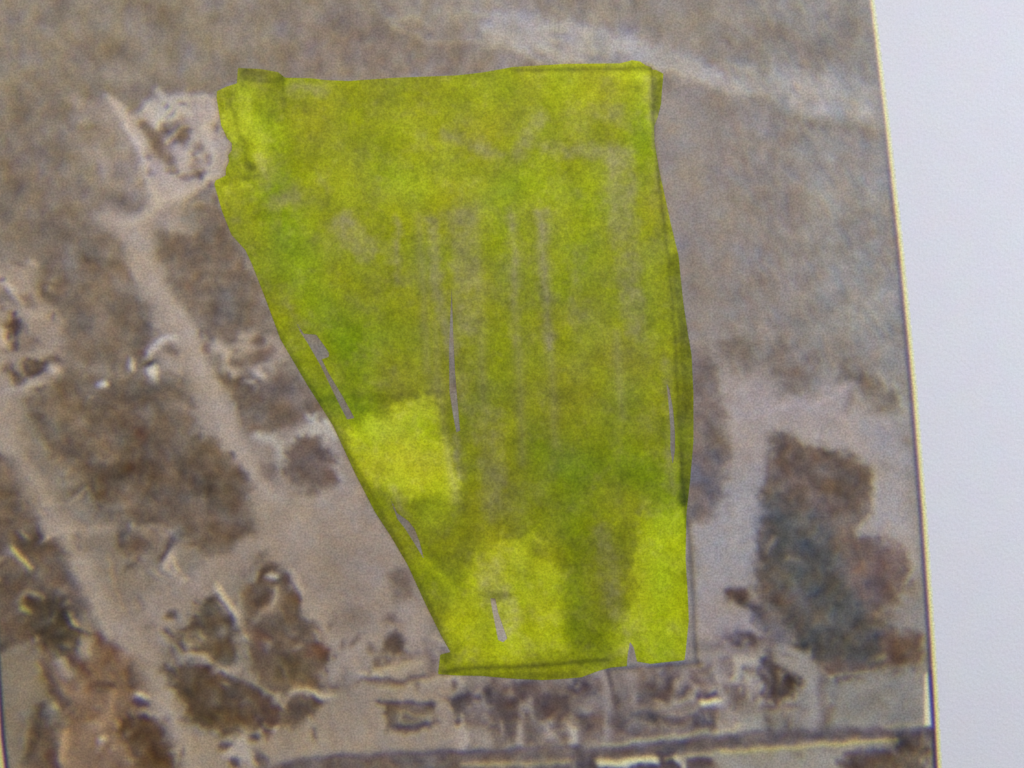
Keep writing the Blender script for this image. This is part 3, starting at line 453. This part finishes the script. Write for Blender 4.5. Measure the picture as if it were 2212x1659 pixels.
# --- under the highlighter: only the tone of the print counts there
T = lambda v: (v * 1.06, v, v * .91)
OUTER = IMG.copy()
poly(T(134), [(470, 150), (1430, 140), (1495, 760), (1490, 1440), (950, 1450), (530, 560), (480, 420)], 3, 1, None, 0)
spot(T(121), 1090, 880, 300, 280, 0, .75, .9); spot(T(146), 900, 330, 420, 170, 0, .5, .9)
spot(T(152), 700, 200, 120, 40, 0, .5, .8); spot(T(152), 1000, 200, 200, 40, 0, .5, .8); spot(T(160), 1300, 190, 90, 40, 0, .6, .8)
poly(T(182), [(492, 190), (545, 190), (565, 270), (600, 300), (570, 360), (550, 400), (475, 440), (465, 400), (540, 380), (520, 300), (500, 240)], 12, .85)
poly(T(178), [(470, 200), (490, 200), (510, 300), (485, 290)], 5, .7)
line(T(128), [(494, 205), (508, 260), (524, 310), (540, 352)], 7, 3, .9); spot(T(112), 541, 358, 16, 10, 20, .9)
line(T(128), [(478, 392), (510, 380), (560, 376)], 6, 4, .8); line(T(128), [(470, 206), (500, 206)], 5, 3, .7)
spot(T(180), 1385, 160, 40, 12, 0, .9, .6); line(T(172), [(1396, 160), (1398, 260)], 16, 8, .8); line(T(168), [(1110, 160), (1380, 156)], 12, 7, .6)
line(T(162), [(700, 380), (800, 400), (900, 390), (1100, 400), (1260, 410)], 40, 26, .6)
line(T(165), [(840, 265), (900, 300), (1000, 320)], 14, 10, .6); line(T(175), [(1150, 262), (1220, 285)], 14, 8, .5)
spot(T(158), 640, 500, 70, 90, 0, .5, .9); spot(T(160), 1180, 380, 60, 40, 0, .5, .9)
spot(T(129), 700, 420, 50, 30, 0, .7, .8); spot(T(130), 1090, 350, 40, 24, 0, .7, .8); spot(T(131), 800, 250, 50, 60, 0, .6, .8); spot(T(133), 1240, 300, 60, 30, 0, .6, .8)
spot(T(131), 620, 600, 40, 70, -20, .6, .8); spot(T(132), 1050, 600, 50, 80, 0, .6, .9); spot(T(131), 860, 740, 70, 50, 0, .6, .9)
spot(T(127), 1200, 820, 140, 70, 0, .6, .9); spot(T(126), 1090, 780, 60, 60, 0, .5, .9); spot(T(130), 1020, 900, 70, 80, 0, .6, .9)
spot(T(118), 1300, 980, 160, 80, 0, .8, .7); spot(T(114), 1400, 1050, 80, 40, 0, .7, .7); spot(T(116), 1200, 1080, 90, 50, 0, .7, .7)
spot(T(122), 860, 850, 110, 24, -8, .85, .6); spot(T(124), 690, 880, 36, 50, 30, .6, .8)
poly(T(176), [(748, 930), (790, 905), (850, 890), (918, 850), (940, 880), (950, 935), (975, 975), (1000, 1040), (985, 1085), (930, 1080), (880, 1085), (850, 1060), (805, 1030), (775, 980)], 6, .95)
spot(T(150), 818, 1010, 22, 18, 0, .7, .7); spot(T(130), 930, 930, 14, 26, -30, .35)
line(T(172), [(758, 960), (790, 1010), (805, 1045)], 22, 8, .7)
poly(T(124), [(830, 1080), (900, 1085), (985, 1085), (1070, 1110), (1110, 1150), (1020, 1200), (980, 1260), (930, 1220), (880, 1150)], 9, .9)
spot(T(146), 930, 1110, 40, 22, 0, .5)
poly(T(167), [(1030, 1200), (1090, 1178), (1130, 1165), (1160, 1145), (1190, 1200), (1216, 1240), (1222, 1400), (1100, 1425), (990, 1425), (965, 1380), (960, 1330), (1000, 1270)], 8, .9)
line(T(162), [(918, 1208), (955, 1244), (990, 1290)], 12, 5, .9); spot(T(128), 1165, 1186, 24, 14, 40, .8); spot(T(108), 1074, 1286, 28, 9, -6, .85, .5)
spot(T(140), 1050, 1330, 12, 30, 0, .5); spot(T(142), 1140, 1330, 16, 22, 0, .6); spot(T(125), 940, 1320, 14, 40, -25, .7)
poly(T(113), [(1216, 1150), (1300, 1130), (1372, 1130), (1370, 1200), (1362, 1290), (1340, 1350), (1310, 1380), (1290, 1400), (1245, 1408), (1228, 1340), (1222, 1240)], 8, .9)
spot(T(136), 1235, 1300, 16, 14, 0, .7, .6); spot(T(134), 1330, 1220, 18, 50, 0, .35, .8)
poly(T(165), [(1372, 1110), (1420, 1106), (1484, 1100), (1488, 1430), (1340, 1430), (1326, 1385), (1366, 1320), (1374, 1220)], 6, .92)
spot(T(148), 1440, 1330, 40, 70, 0, .5, .8)
# printed field boundary line
LINE = []
def bline(v, pts, w, a):
    LINE.append((pts, w)); line(T(v), pts, w, 2.2, a, None, .12)
bline(92, [(1110, 152), (1250, 150), (1404, 147)], 5, .75)
bline(84, [(1408, 140), (1411, 200), (1413, 280), (1420, 360), (1432, 460), (1443, 553), (1453, 653), (1459, 753), (1464, 860), (1470, 980), (1480, 1090), (1486, 1139)], 6, .7)
bline(88, [(1486, 1130), (1493, 1223), (1498, 1306), (1504, 1432)], 5, .8)
bline(78, [(956, 1452), (1000, 1444), (1100, 1440), (1200, 1434), (1312, 1424)], 7, .75)
bline(84, [(1312, 1446), (1400, 1440), (1510, 1430)], 5, .7)

# ------------------------------------------------------------------ highlighter field
INK = [(514,147),(562,149),(601,156),(616,168),(671,169),(703,173),(753,175),(853,168),(986,163),(1040,157),(1106,145),(1223,138),(1339,137),(1366,130),(1383,133),
 (1396,142),(1406,145),(1410,151),(1417,151),(1433,159),(1432,175),(1430,195),(1428,225),(1421,252),(1413,273),(1414,307),(1423,363),(1436,423),(1449,483),(1466,553),(1469,586),
 (1476,653),(1486,720),(1494,766),(1498,853),(1498,953),(1491,1036),(1483,1106),(1481,1206),(1486,1289),(1488,1339),(1483,1389),(1479,1426),(1440,1430),(1406,1434),(1376,1429),
 (1369,1399),(1361,1386),(1356,1413),(1354,1439),(1320,1442),(1293,1449),(1256,1463),(1210,1467),(1173,1469),(1106,1466),(1040,1460),(986,1459),(946,1456),(951,1414),(973,1408),
 (953,1373),(920,1306),(880,1219),(843,1156),(810,1106),(766,1020),(720,920),(663,830),(606,733),(570,636),(545,572),(530,540),(500,507),(480,457),(463,398),(466,390),
 (488,379),(488,364),(495,349),(493,335),(501,325),(501,310),(491,299),(478,271),(468,212),(469,197),(490,187),(512,180)]
HOLES = [
 [(640,694),(656,721),(683,723),(700,746),(711,763),(710,771),(695,776),(710,806),(740,856),(766,903),(750,906),(733,873),(712,830),(693,790),(666,743),(648,716)],
 [(976,620),(979,720),(983,803),(990,886),(994,930),(986,934),(980,903),(971,846),(970,753),(973,680)],
 [(840,1068),(858,1108),(883,1126),(896,1143),(906,1169),(916,1208),(903,1186),(876,1143),(858,1120)],
 [(1059,1292),(1070,1293),(1076,1323),(1096,1379),(1087,1387),(1076,1382),(1071,1356),(1065,1326)],
 [(1440,828),(1446,840),(1454,886),(1458,936),(1458,972),(1453,1004),(1448,970),(1448,920),(1444,870)]]
inner = inside(INK, PX, PY)[..., None]
UNDER = IMG; IMG = np.where(inner, IMG, OUTER)
for (pts, w_), v in zip(LINE[2:], (84, 78, 84)): line(T(v), pts, w_, 2.2, .7, None, .12)
# ink density / tint fields
dens = np.ones((NY, NX)); green = np.zeros((NY, NX))
def field(F, pts, width, amt, soft=8):
    w = window(pts, width + 60)
    m = smooth(segdist(pts, PX[w] + WX[w] * .5, PY[w] + WY[w] * .5) - width / 2, soft * .6)
    F[w] += (amt - F[w]) * m if F is dens else amt * m
for pts, wd, am in [([(740, 480), (790, 540)], 50, .72), ([(856, 470), (858, 610)], 12, .7), ([(935, 480), (945, 640), (975, 760)], 26, .66), ([(1000, 480), (1010, 600), (1015, 700)], 60, .74),
                    ([(1108, 470), (1114, 740)], 16, .72), ([(1168, 460), (1178, 600), (1186, 745)], 18, .6), ([(1340, 350), (1350, 520), (1370, 700)], 60, .74),
                    ([(1180, 320), (1240, 325), (1320, 330)], 26, .72), ([(960, 290), (1080, 340)], 20, .74), ([(1300, 240), (1340, 250)], 50, .76), ([(1120, 330), (1170, 250)], 30, .72),
                    ([(590, 440), (640, 420)], 34, .72), ([(640, 190), (700, 195)], 26, .72), ([(560, 340), (580, 400)], 20, .78), ([(1050, 900), (1070, 1090)], 60, .78), ([(985, 940), (995, 1030)], 14, .66),
                    ([(1300, 1150), (1330, 1320)], 40, .78), ([(1000, 820), (1010, 880)], 40, .8), ([(1250, 540), (1240, 700)], 30, .82), ([(1440, 780), (1450, 1060)], 10, .72), ([(1060, 1240), (1100, 1340)], 60, .82),
                    ([(850, 1050), (870, 1100)], 14, .7), ([(1410, 170), (1412, 300), (1424, 420)], 9, .72), ([(1355, 1370), (1362, 1430)], 20, .85), ([(500, 330), (520, 360)], 12, .85), ([(650, 700), (560, 600)], 14, .85)]:
    field(dens, pts, wd, am, 9)
for pts, wd, am in [([(600, 420), (640, 560), (700, 680), (780, 780)], 90, .8), ([(820, 360), (900, 420)], 60, .5), ([(1130, 380), (1250, 420), (1280, 520)], 70, .6), ([(1250, 560), (1230, 640)], 40, .6),
                    ([(1190, 1000), (1350, 990), (1440, 1060)], 90, .8), ([(1420, 1120), (1430, 1400)], 60, .7), ([(1250, 1100), (1240, 1380)], 40, .6), ([(700, 860), (780, 880)], 50, .9), ([(530, 200), (600, 320)], 40, .5),
                    ([(1380, 170), (1385, 400)], 30, .5), ([(900, 920), (800, 940)], 40, .4), ([(1090, 480), (1080, 600)], 50, .3)]:
    field(green, pts, wd, am, 26)
field(dens, [(478, 430), (560, 640), (660, 850), (760, 1040), (850, 1190), (960, 1400)], 1, 1, 2)
lum = UNDER @ np.array([.3, .59, .11])
lum = (lum - 138) * 1.06 + 138 + noise(9, 14) * 1.8 + noise(7) * 3.4 + noise(2.5) * 3.2 + noise(18) * 3.0
dens = np.clip(dens + noise(12) * .03 + noise(4) * .03, .5, 1.05)
green = green + noise(28) * .16
# double pass along the rim: the ink is darker there
rim = np.zeros((NY, NX))
for pts, wd, am in [([(548, 620), (583, 705), (640, 800), (695, 890), (745, 985), (795, 1070), (838, 1150), (878, 1225), (915, 1300), (945, 1368), (962, 1415)], 26, 13),
                    ([(1462, 560), (1472, 640), (1478, 700), (1484, 800), (1484, 900), (1482, 1020), (1478, 1080)], 26, 14), ([(1422, 160), (1421, 240)], 16, 16), ([(530, 162), (600, 170)], 26, 13), ([(610, 165), (613, 240)], 9, 14), ([(590, 178), (592, 240)], 30, 5), ([(484, 396), (560, 380)], 9, 10), ([(700, 860), (850, 858), (950, 850)], 16, 6),
                    ([(960, 1456), (1100, 1460), (1240, 1456)], 12, 10)]:
    w = window(pts, wd + 20)
    rim[w] += 1.9 * am * smooth(segdist(pts, PX[w], PY[w]) - wd / 2, 1.6)
L2 = lum - rim
INKC = np.stack([L2 * 1.09 - green * 13 + 2, L2 * 1.125 + green * 3, 33 - np.clip(green, -1, 1) * 9 + noise(16) * 5], -1)
INKC[..., 2] += np.clip(L2 - 150, 0, 60) * .4
INKC[..., 2] -= np.clip((PY - 650) / 500, 0, 1) * 10
thin = np.stack([L2 * 1.15, L2 * 1.09, L2 * .70], -1)
kk = np.clip((1 - dens) / .5 * 1.25, 0, 1)[..., None]
for pts in ([(940, 700), (950, 860), (985, 1080)], [(1030, 520), (1045, 900), (1060, 1120)], [(1120, 760), (1128, 1000)], [(1190, 760), (1200, 960)], [(1330, 720), (1345, 900)], [(905, 470), (925, 800)]):
    w = window(pts, 40); q_ = smooth(segdist(pts, PX[w] + WX[w] * .3, PY[w]) - 9, 5) * .55; kk[w] = np.maximum(kk[w], q_[..., None])
INKC = INKC * (1 - kk) + thin * kk
hf = noise(2.0)[..., None] * 2.6
INKC = INKC + hf * [1, 1, .6]

# ------------------------------------------------------------------ tone of the print: mottling
IMG = np.stack([blur(IMG[..., c], 2.3) for c in range(3)], -1)
lm = blur(IMG.mean(-1), 12)
dk = np.clip((138 - lm) / 18, 0, 1)
IMG += (dk * (noise(6) * 3.2 + noise(13) * 4.5))[..., None]
IMG += (dk * noise(12))[..., None] * np.array([1.6, 0, -1.6])
ur = np.clip((PX - 1480) / 150, 0, 1) * np.clip((900 - PY) / 150, 0, 1)
IMG += (ur * rnoise(5, 9, -30) * 2.6)[..., None] + (ur * rnoise(8, 15, -30))[..., None] * np.array([1, -.3, -1.0])
ul = np.clip((1500 - PX) / 150, 0, 1) * np.clip((520 - PY) / 100, 0, 1)
IMG += (ul * (noise(7, 9) * 2.6 + noise(18) * 2.4))[..., None] + (ul * noise(9, 14))[..., None] * np.array([.6, .3, -2.2])
IMG += (noise(4) * 1.3 + noise(11) * 1.8 + noise(26) * 1.8)[..., None]
IMG += noise(7)[..., None] * np.array([.8, -.2, -1.0]) + noise(16)[..., None] * np.array([1.0, .4, -1.6])
IMG = IMG + 0.45 * (IMG - np.stack([blur(IMG[..., c], 9) for c in range(3)], -1))      # print sharpening halo
wl = np.clip((1500 - PX) / 900, 0, 1)[..., None]  # warmer tint painted in towards the left, offsetting the cool window light
IMG = IMG * (1 + wl * (np.array([1.02, 1.005, .975]) - 1))
IMG = (IMG - 146) * 1.05 + 143 - [2, 2.2, 2.2] - (ul[..., None] * 3 + ur[..., None] * 6)
# borders of the printed picture
RB = lambda y: np.interp(y, [-260, 0, 277, 553, 830, 1106, 1383, 1659, 1900], [1842, 1880, 1914, 1944.5, 1971, 1993, 2011.5, 2025.5, 2034])
LB = lambda y: np.interp(y, [-260, 800, 1300, 1470, 1590, 1659, 1760, 1900], [-52, -36, -17, -7, 1, 9, 25, 52])
CREAM = np.array([219, 209, 166.])
PAPER = np.array([206, 204.8, 204.2])
dR = PX - RB(PY); dL = LB(PY) - PX
bw = np.interp(PY, [0, 250, 400, 900, 1440, 1480, 1659], [.0, .08, .3, .55, .75, 1, 1])
darkline = np.array([70, 56, 70.])
mR = np.exp(-((dR + 6) / 5.0) ** 2) * bw; mL = np.exp(-((dL + 6) / 5.0) ** 2) * .95
for m in (mR, mL): IMG = IMG * (1 - m[..., None]) + darkline * m[..., None]
poly((218, 212, 194), [(1997, 1458), (2003, 1452), (2011, 1567), (1996, 1567)], 2.2, .97, None, 0)
line(darkline, [(2010, 1450), (2015, 1500), (2019, 1560), (2025, 1659), (2032, 1760)], 7, 1.6, 1, None, 0)
for d in (dR, dL):
    m = 1 / (1 + np.exp(-d / 1.3)); m = m[..., None]
    IMG = IMG * (1 - m) + PAPER * m
for d in (dR, dL):
    m = (np.exp(-((d - 3.0) / 2.7) ** 2) * .8)[..., None]; IMG = IMG * (1 - m) + CREAM * m
def resample(ch, s):
    x = (CX + (PX - CX) / s - X0) / G; y = (CY + (PY - CY) / s - Y0) / G
    x = np.clip(x, 0, NX - 1.001); y = np.clip(y, 0, NY - 1.001)
    i = y.astype(int); j = x.astype(int); fx = x - j; fy = y - i
    return (ch[i, j] * (1 - fx) + ch[i, j + 1] * fx) * (1 - fy) + (ch[i + 1, j] * (1 - fx) + ch[i + 1, j + 1] * fx) * fy
# lens colour fringing painted into the print: blue channel spread outward
IMG[..., 0] = resample(IMG[..., 0], 0.9992)
IMG[..., 1] = resample(IMG[..., 1], 1.0006)
IMG[..., 2] = .42 * IMG[..., 2] + .58 * blur(resample(IMG[..., 2], 1.0085), 2.0)

def lin(c):
    c = np.clip(c / 255., 0.004, 1)
    return np.where(c < .04045, c / 12.92, ((c + .055) / 1.055) ** 2.4)
GAIN = 1.355
PRN = lin(IMG) * GAIN; INKL = lin(INKC) * GAIN * [.87, .90, .92]

# ------------------------------------------------------------------ materials
def material(name, attr=None, color=(.8, .8, .8), grain=.06, bump=.15, rough=.7, chroma=.03):
    m = bpy.data.materials.new(name); m.use_nodes = True
    nt = m.node_tree; N = nt.nodes; b = N['Principled BSDF']
    b.inputs['Roughness'].default_value = rough; b.inputs['Specular IOR Level'].default_value = .12
    tc = N.new('ShaderNodeTexCoord')
    def nz(scale, detail=2, off=0):
        mp = N.new('ShaderNodeMapping'); mp.inputs['Location'].default_value = (off, off * .7, 0)
        nt.links.new(tc.outputs['Object'], mp.inputs[0])
        n = N.new('ShaderNodeTexNoise'); n.inputs['Scale'].default_value = scale; n.inputs['Detail'].default_value = detail
        nt.links.new(mp.outputs[0], n.inputs['Vector']); return n
    if attr:
        src = N.new('ShaderNodeAttribute'); src.attribute_name = attr; cs = src.outputs['Color']
    else:
        src = N.new('ShaderNodeRGB'); src.outputs[0].default_value = (*color, 1); cs = src.outputs[0]
    n1 = nz(3600, 1)                                   # toner / fibre grain
    mr = N.new('ShaderNodeMapRange'); mr.inputs['From Min'].default_value = .25; mr.inputs['From Max'].default_value = .75
    mr.inputs['To Min'].default_value = 1 - grain; mr.inputs['To Max'].default_value = 1 + grain
    nt.links.new(n1.outputs['Fac'], mr.inputs['Value'])
    v = N.new('ShaderNodeVectorMath'); v.operation = 'SCALE'
    nt.links.new(cs, v.inputs[0]); nt.links.new(mr.outputs[0], v.inputs['Scale'])
    n2 = nz(1500, 3, 3.1)                              # coloured speckle
    sub = N.new('ShaderNodeVectorMath'); sub.operation = 'SUBTRACT'; sub.inputs[1].default_value = (.5, .5, .5)
    nt.links.new(n2.outputs['Color'], sub.inputs[0])
    sc = N.new('ShaderNodeVectorMath'); sc.operation = 'SCALE'; sc.inputs['Scale'].default_value = chroma * 4
    nt.links.new(sub.outputs[0], sc.inputs[0])
    ad = N.new('ShaderNodeVectorMath'); ad.operation = 'ADD'; ad.inputs[1].default_value = (1, 1, 1)
    nt.links.new(sc.outputs[0], ad.inputs[0])
    mu = N.new('ShaderNodeVectorMath'); mu.operation = 'MULTIPLY'
    nt.links.new(v.outputs[0], mu.inputs[0]); nt.links.new(ad.outputs[0], mu.inputs[1])
    nt.links.new(mu.outputs[0], b.inputs['Base Color'])
    n3 = nz(1700, 4, 7.7)
    bp = N.new('ShaderNodeBump'); bp.inputs['Strength'].default_value = bump; bp.inputs['Distance'].default_value = .00012
    nt.links.new(n3.outputs['Fac'], bp.inputs['Height']); nt.links.new(bp.outputs[0], b.inputs['Normal'])
    return m
def tint(m, scale, amt):
    nt = m.node_tree; N = nt.nodes; b = N['Principled BSDF']; lk = b.inputs['Base Color'].links[0]; src = lk.from_socket
    tc = N.new('ShaderNodeTexCoord'); n = N.new('ShaderNodeTexNoise'); n.inputs['Scale'].default_value = scale; n.inputs['Detail'].default_value = 3
    nt.links.new(tc.outputs['Object'], n.inputs['Vector'])
    a = N.new('ShaderNodeVectorMath'); a.operation = 'SUBTRACT'; a.inputs[1].default_value = (.5, .5, .5)
    b2 = N.new('ShaderNodeVectorMath'); b2.operation = 'SCALE'; b2.inputs['Scale'].default_value = amt
    c = N.new('ShaderNodeVectorMath'); c.operation = 'ADD'; c.inputs[1].default_value = (1, 1, 1)
    d = N.new('ShaderNodeVectorMath'); d.operation = 'MULTIPLY'
    nt.links.new(n.outputs['Color'], a.inputs[0]); nt.links.new(a.outputs[0], b2.inputs[0]); nt.links.new(b2.outputs[0], c.inputs[0])
    nt.links.new(src, d.inputs[0]); nt.links.new(c.outputs[0], d.inputs[1]); nt.links.new(d.outputs[0], b.inputs['Base Color'])
M_paper = material('white_office_paper', None, (.81, .79, .805), .06, .55, .8, .012)
tint(M_paper, 260, .09)
M_print = material('inkjet_print', 'print_colour', grain=.23, bump=.3, chroma=.035)
M_ink = material('highlighter_ink', 'print_colour', grain=.23, bump=.3, chroma=.03)

# ------------------------------------------------------------------ mesh helpers
def wxy(px, py): return (px - CX) * U, (CY - py) * U
def build_cells(name, cells, colors, z, mat, parent, snap=None):
    ii, jj = np.nonzero(cells)
    a = ii * NX + jj
    quads = np.stack([a, a + NX, a + NX + 1, a + 1], 1)
    ids, inv = np.unique(quads, return_inverse=True); inv = inv.reshape(-1)
    vx = PX.reshape(-1)[ids].copy(); vy = PY.reshape(-1)[ids].copy()
    if snap:                                          # pull the stepped rim onto the drawn outline
        cnt = np.bincount(inv, minlength=len(ids)); rimv = np.nonzero(cnt < 4)[0]
        best = np.full(len(rimv), 1e9); bx = vx[rimv].copy(); by = vy[rimv].copy()
        for pts in snap:
            for k in range(len(pts)):
                p = np.array(pts[k], float); q = np.array(pts[(k + 1) % len(pts)], float); v = q - p
                t = np.clip(((vx[rimv] - p[0]) * v[0] + (vy[rimv] - p[1]) * v[1]) / max((v * v).sum(), 1e-6), 0, 1)
                qx = p[0] + t * v[0]; qy = p[1] + t * v[1]; d = np.hypot(vx[rimv] - qx, vy[rimv] - qy)
                u = d < best; best[u] = d[u]; bx[u] = qx[u]; by[u] = qy[u]
        ok = best < G * 1.1
        vx[rimv[ok]] = bx[ok]; vy[rimv[ok]] = by[ok]
    co = np.empty((len(ids), 3), np.float32); co[:, 0], co[:, 1] = wxy(vx, vy); co[:, 2] = z
    me = bpy.data.meshes.new(name); nf = len(quads)
    me.vertices.add(len(ids)); me.vertices.foreach_set('co', co.ravel())
    me.loops.add(nf * 4); me.loops.foreach_set('vertex_index', inv.astype(np.int32))
    me.polygons.add(nf); me.polygons.foreach_set('loop_start', np.arange(0, nf * 4, 4, dtype=np.int32))
    me.update(calc_edges=True)
    ca = me.color_attributes.new('print_colour', 'FLOAT_COLOR', 'POINT')
    c4 = np.ones((len(ids), 4), np.float32); c4[:, :3] = colors.reshape(-1, 3)[ids]
    ca.data.foreach_set('color', c4.ravel())
    me.materials.append(mat)
    o = bpy.data.objects.new(name, me); COL.objects.link(o); o.parent = parent
    return o
def slab(name, x0, x1, y0, y1, z0, z1, mat):
    v = [(x, y, z) for z in (z0, z1) for (x, y) in ((x0, y0), (x1, y0), (x1, y1), (x0, y1))]
    f = [(3, 2, 1, 0), (4, 5, 6, 7), (0, 1, 5, 4), (1, 2, 6, 5), (2, 3, 7, 6), (3, 0, 4, 7)]
    me = bpy.data.meshes.new(name); me.from_pydata(v, [], f); me.materials.append(mat)
    o = bpy.data.objects.new(name, me); COL.objects.link(o); return o

# table top under the sheet
mt = bpy.data.materials.new('grey_laminate'); mt.use_nodes = True
nt = mt.node_tree; b = nt.nodes['Principled BSDF']; b.inputs['Roughness'].default_value = .5
n = nt.nodes.new('ShaderNodeTexNoise'); n.inputs['Scale'].default_value = 60; n.inputs['Detail'].default_value = 6
r = nt.nodes.new('ShaderNodeValToRGB'); r.color_ramp.elements[0].color = (.3, .28, .26, 1); r.color_ramp.elements[1].color = (.4, .385, .36, 1)
nt.links.new(n.outputs['Fac'], r.inputs[0]); nt.links.new(r.outputs[0], b.inputs['Base Color'])
tab = slab('table_top', -.6, .6, -.4, .4, -.025, -.0002, mt); tab['kind'] = 'structure'

# the sheet
paper = slab('paper_sheet', -.105, .145, -.105, .105, -.00015, 0, M_paper)
paper['label'] = 'white paper sheet printed with a brown aerial photograph, one field coloured in yellow-green highlighter'
paper['category'] = 'paper'

# cells of the print
ccx = PX[:-1, :-1] + G / 2; ccy = PY[:-1, :-1] + G / 2
inside_print = (ccx < RB(ccy) + 10) & (ccx > LB(ccy) - 10)
bR = (ccx > RB(ccy) - 13) & inside_print; bL = (ccx < LB(ccy) + 13) & inside_print
pc = PART[:-1, :-1].copy()
ink_mask = inside(INK, ccx, ccy)
for h in HOLES: ink_mask &= ~inside(h, ccx, ccy)
deep = ink_mask.copy()
pc[deep] = -1
# close small crumbs: a feature must keep at least 40 cells
rest = inside_print & ~bR & ~bL
ZP = .00004
feats = []
for k, nm in enumerate(PARTS):
    c = rest & (pc == k)
    if c.sum() < 60: continue
    feats.append((nm, c))
used = np.zeros_like(rest)
for _, c in feats: used |= c
printed = build_cells('aerial_print', rest & ~used, PRN, ZP, M_print, paper)
printed['label'] = 'brown printed aerial photograph of brush land, dirt roads and houses'
for nm, c in feats: build_cells(nm, c, PRN, ZP, M_print, printed)
for c in (bR, bL): build_cells('border_line', c, PRN, ZP, M_print, printed)
ink = build_cells('highlighted_field', ink_mask, INKL, ZP + .00003, M_ink, paper, [INK] + HOLES)
ink['label'] = 'yellow-green highlighter ink filling one field of the aerial photograph'
print('cells', int(inside_print.sum()), 'ink', int(ink_mask.sum()), 'features', len(feats))
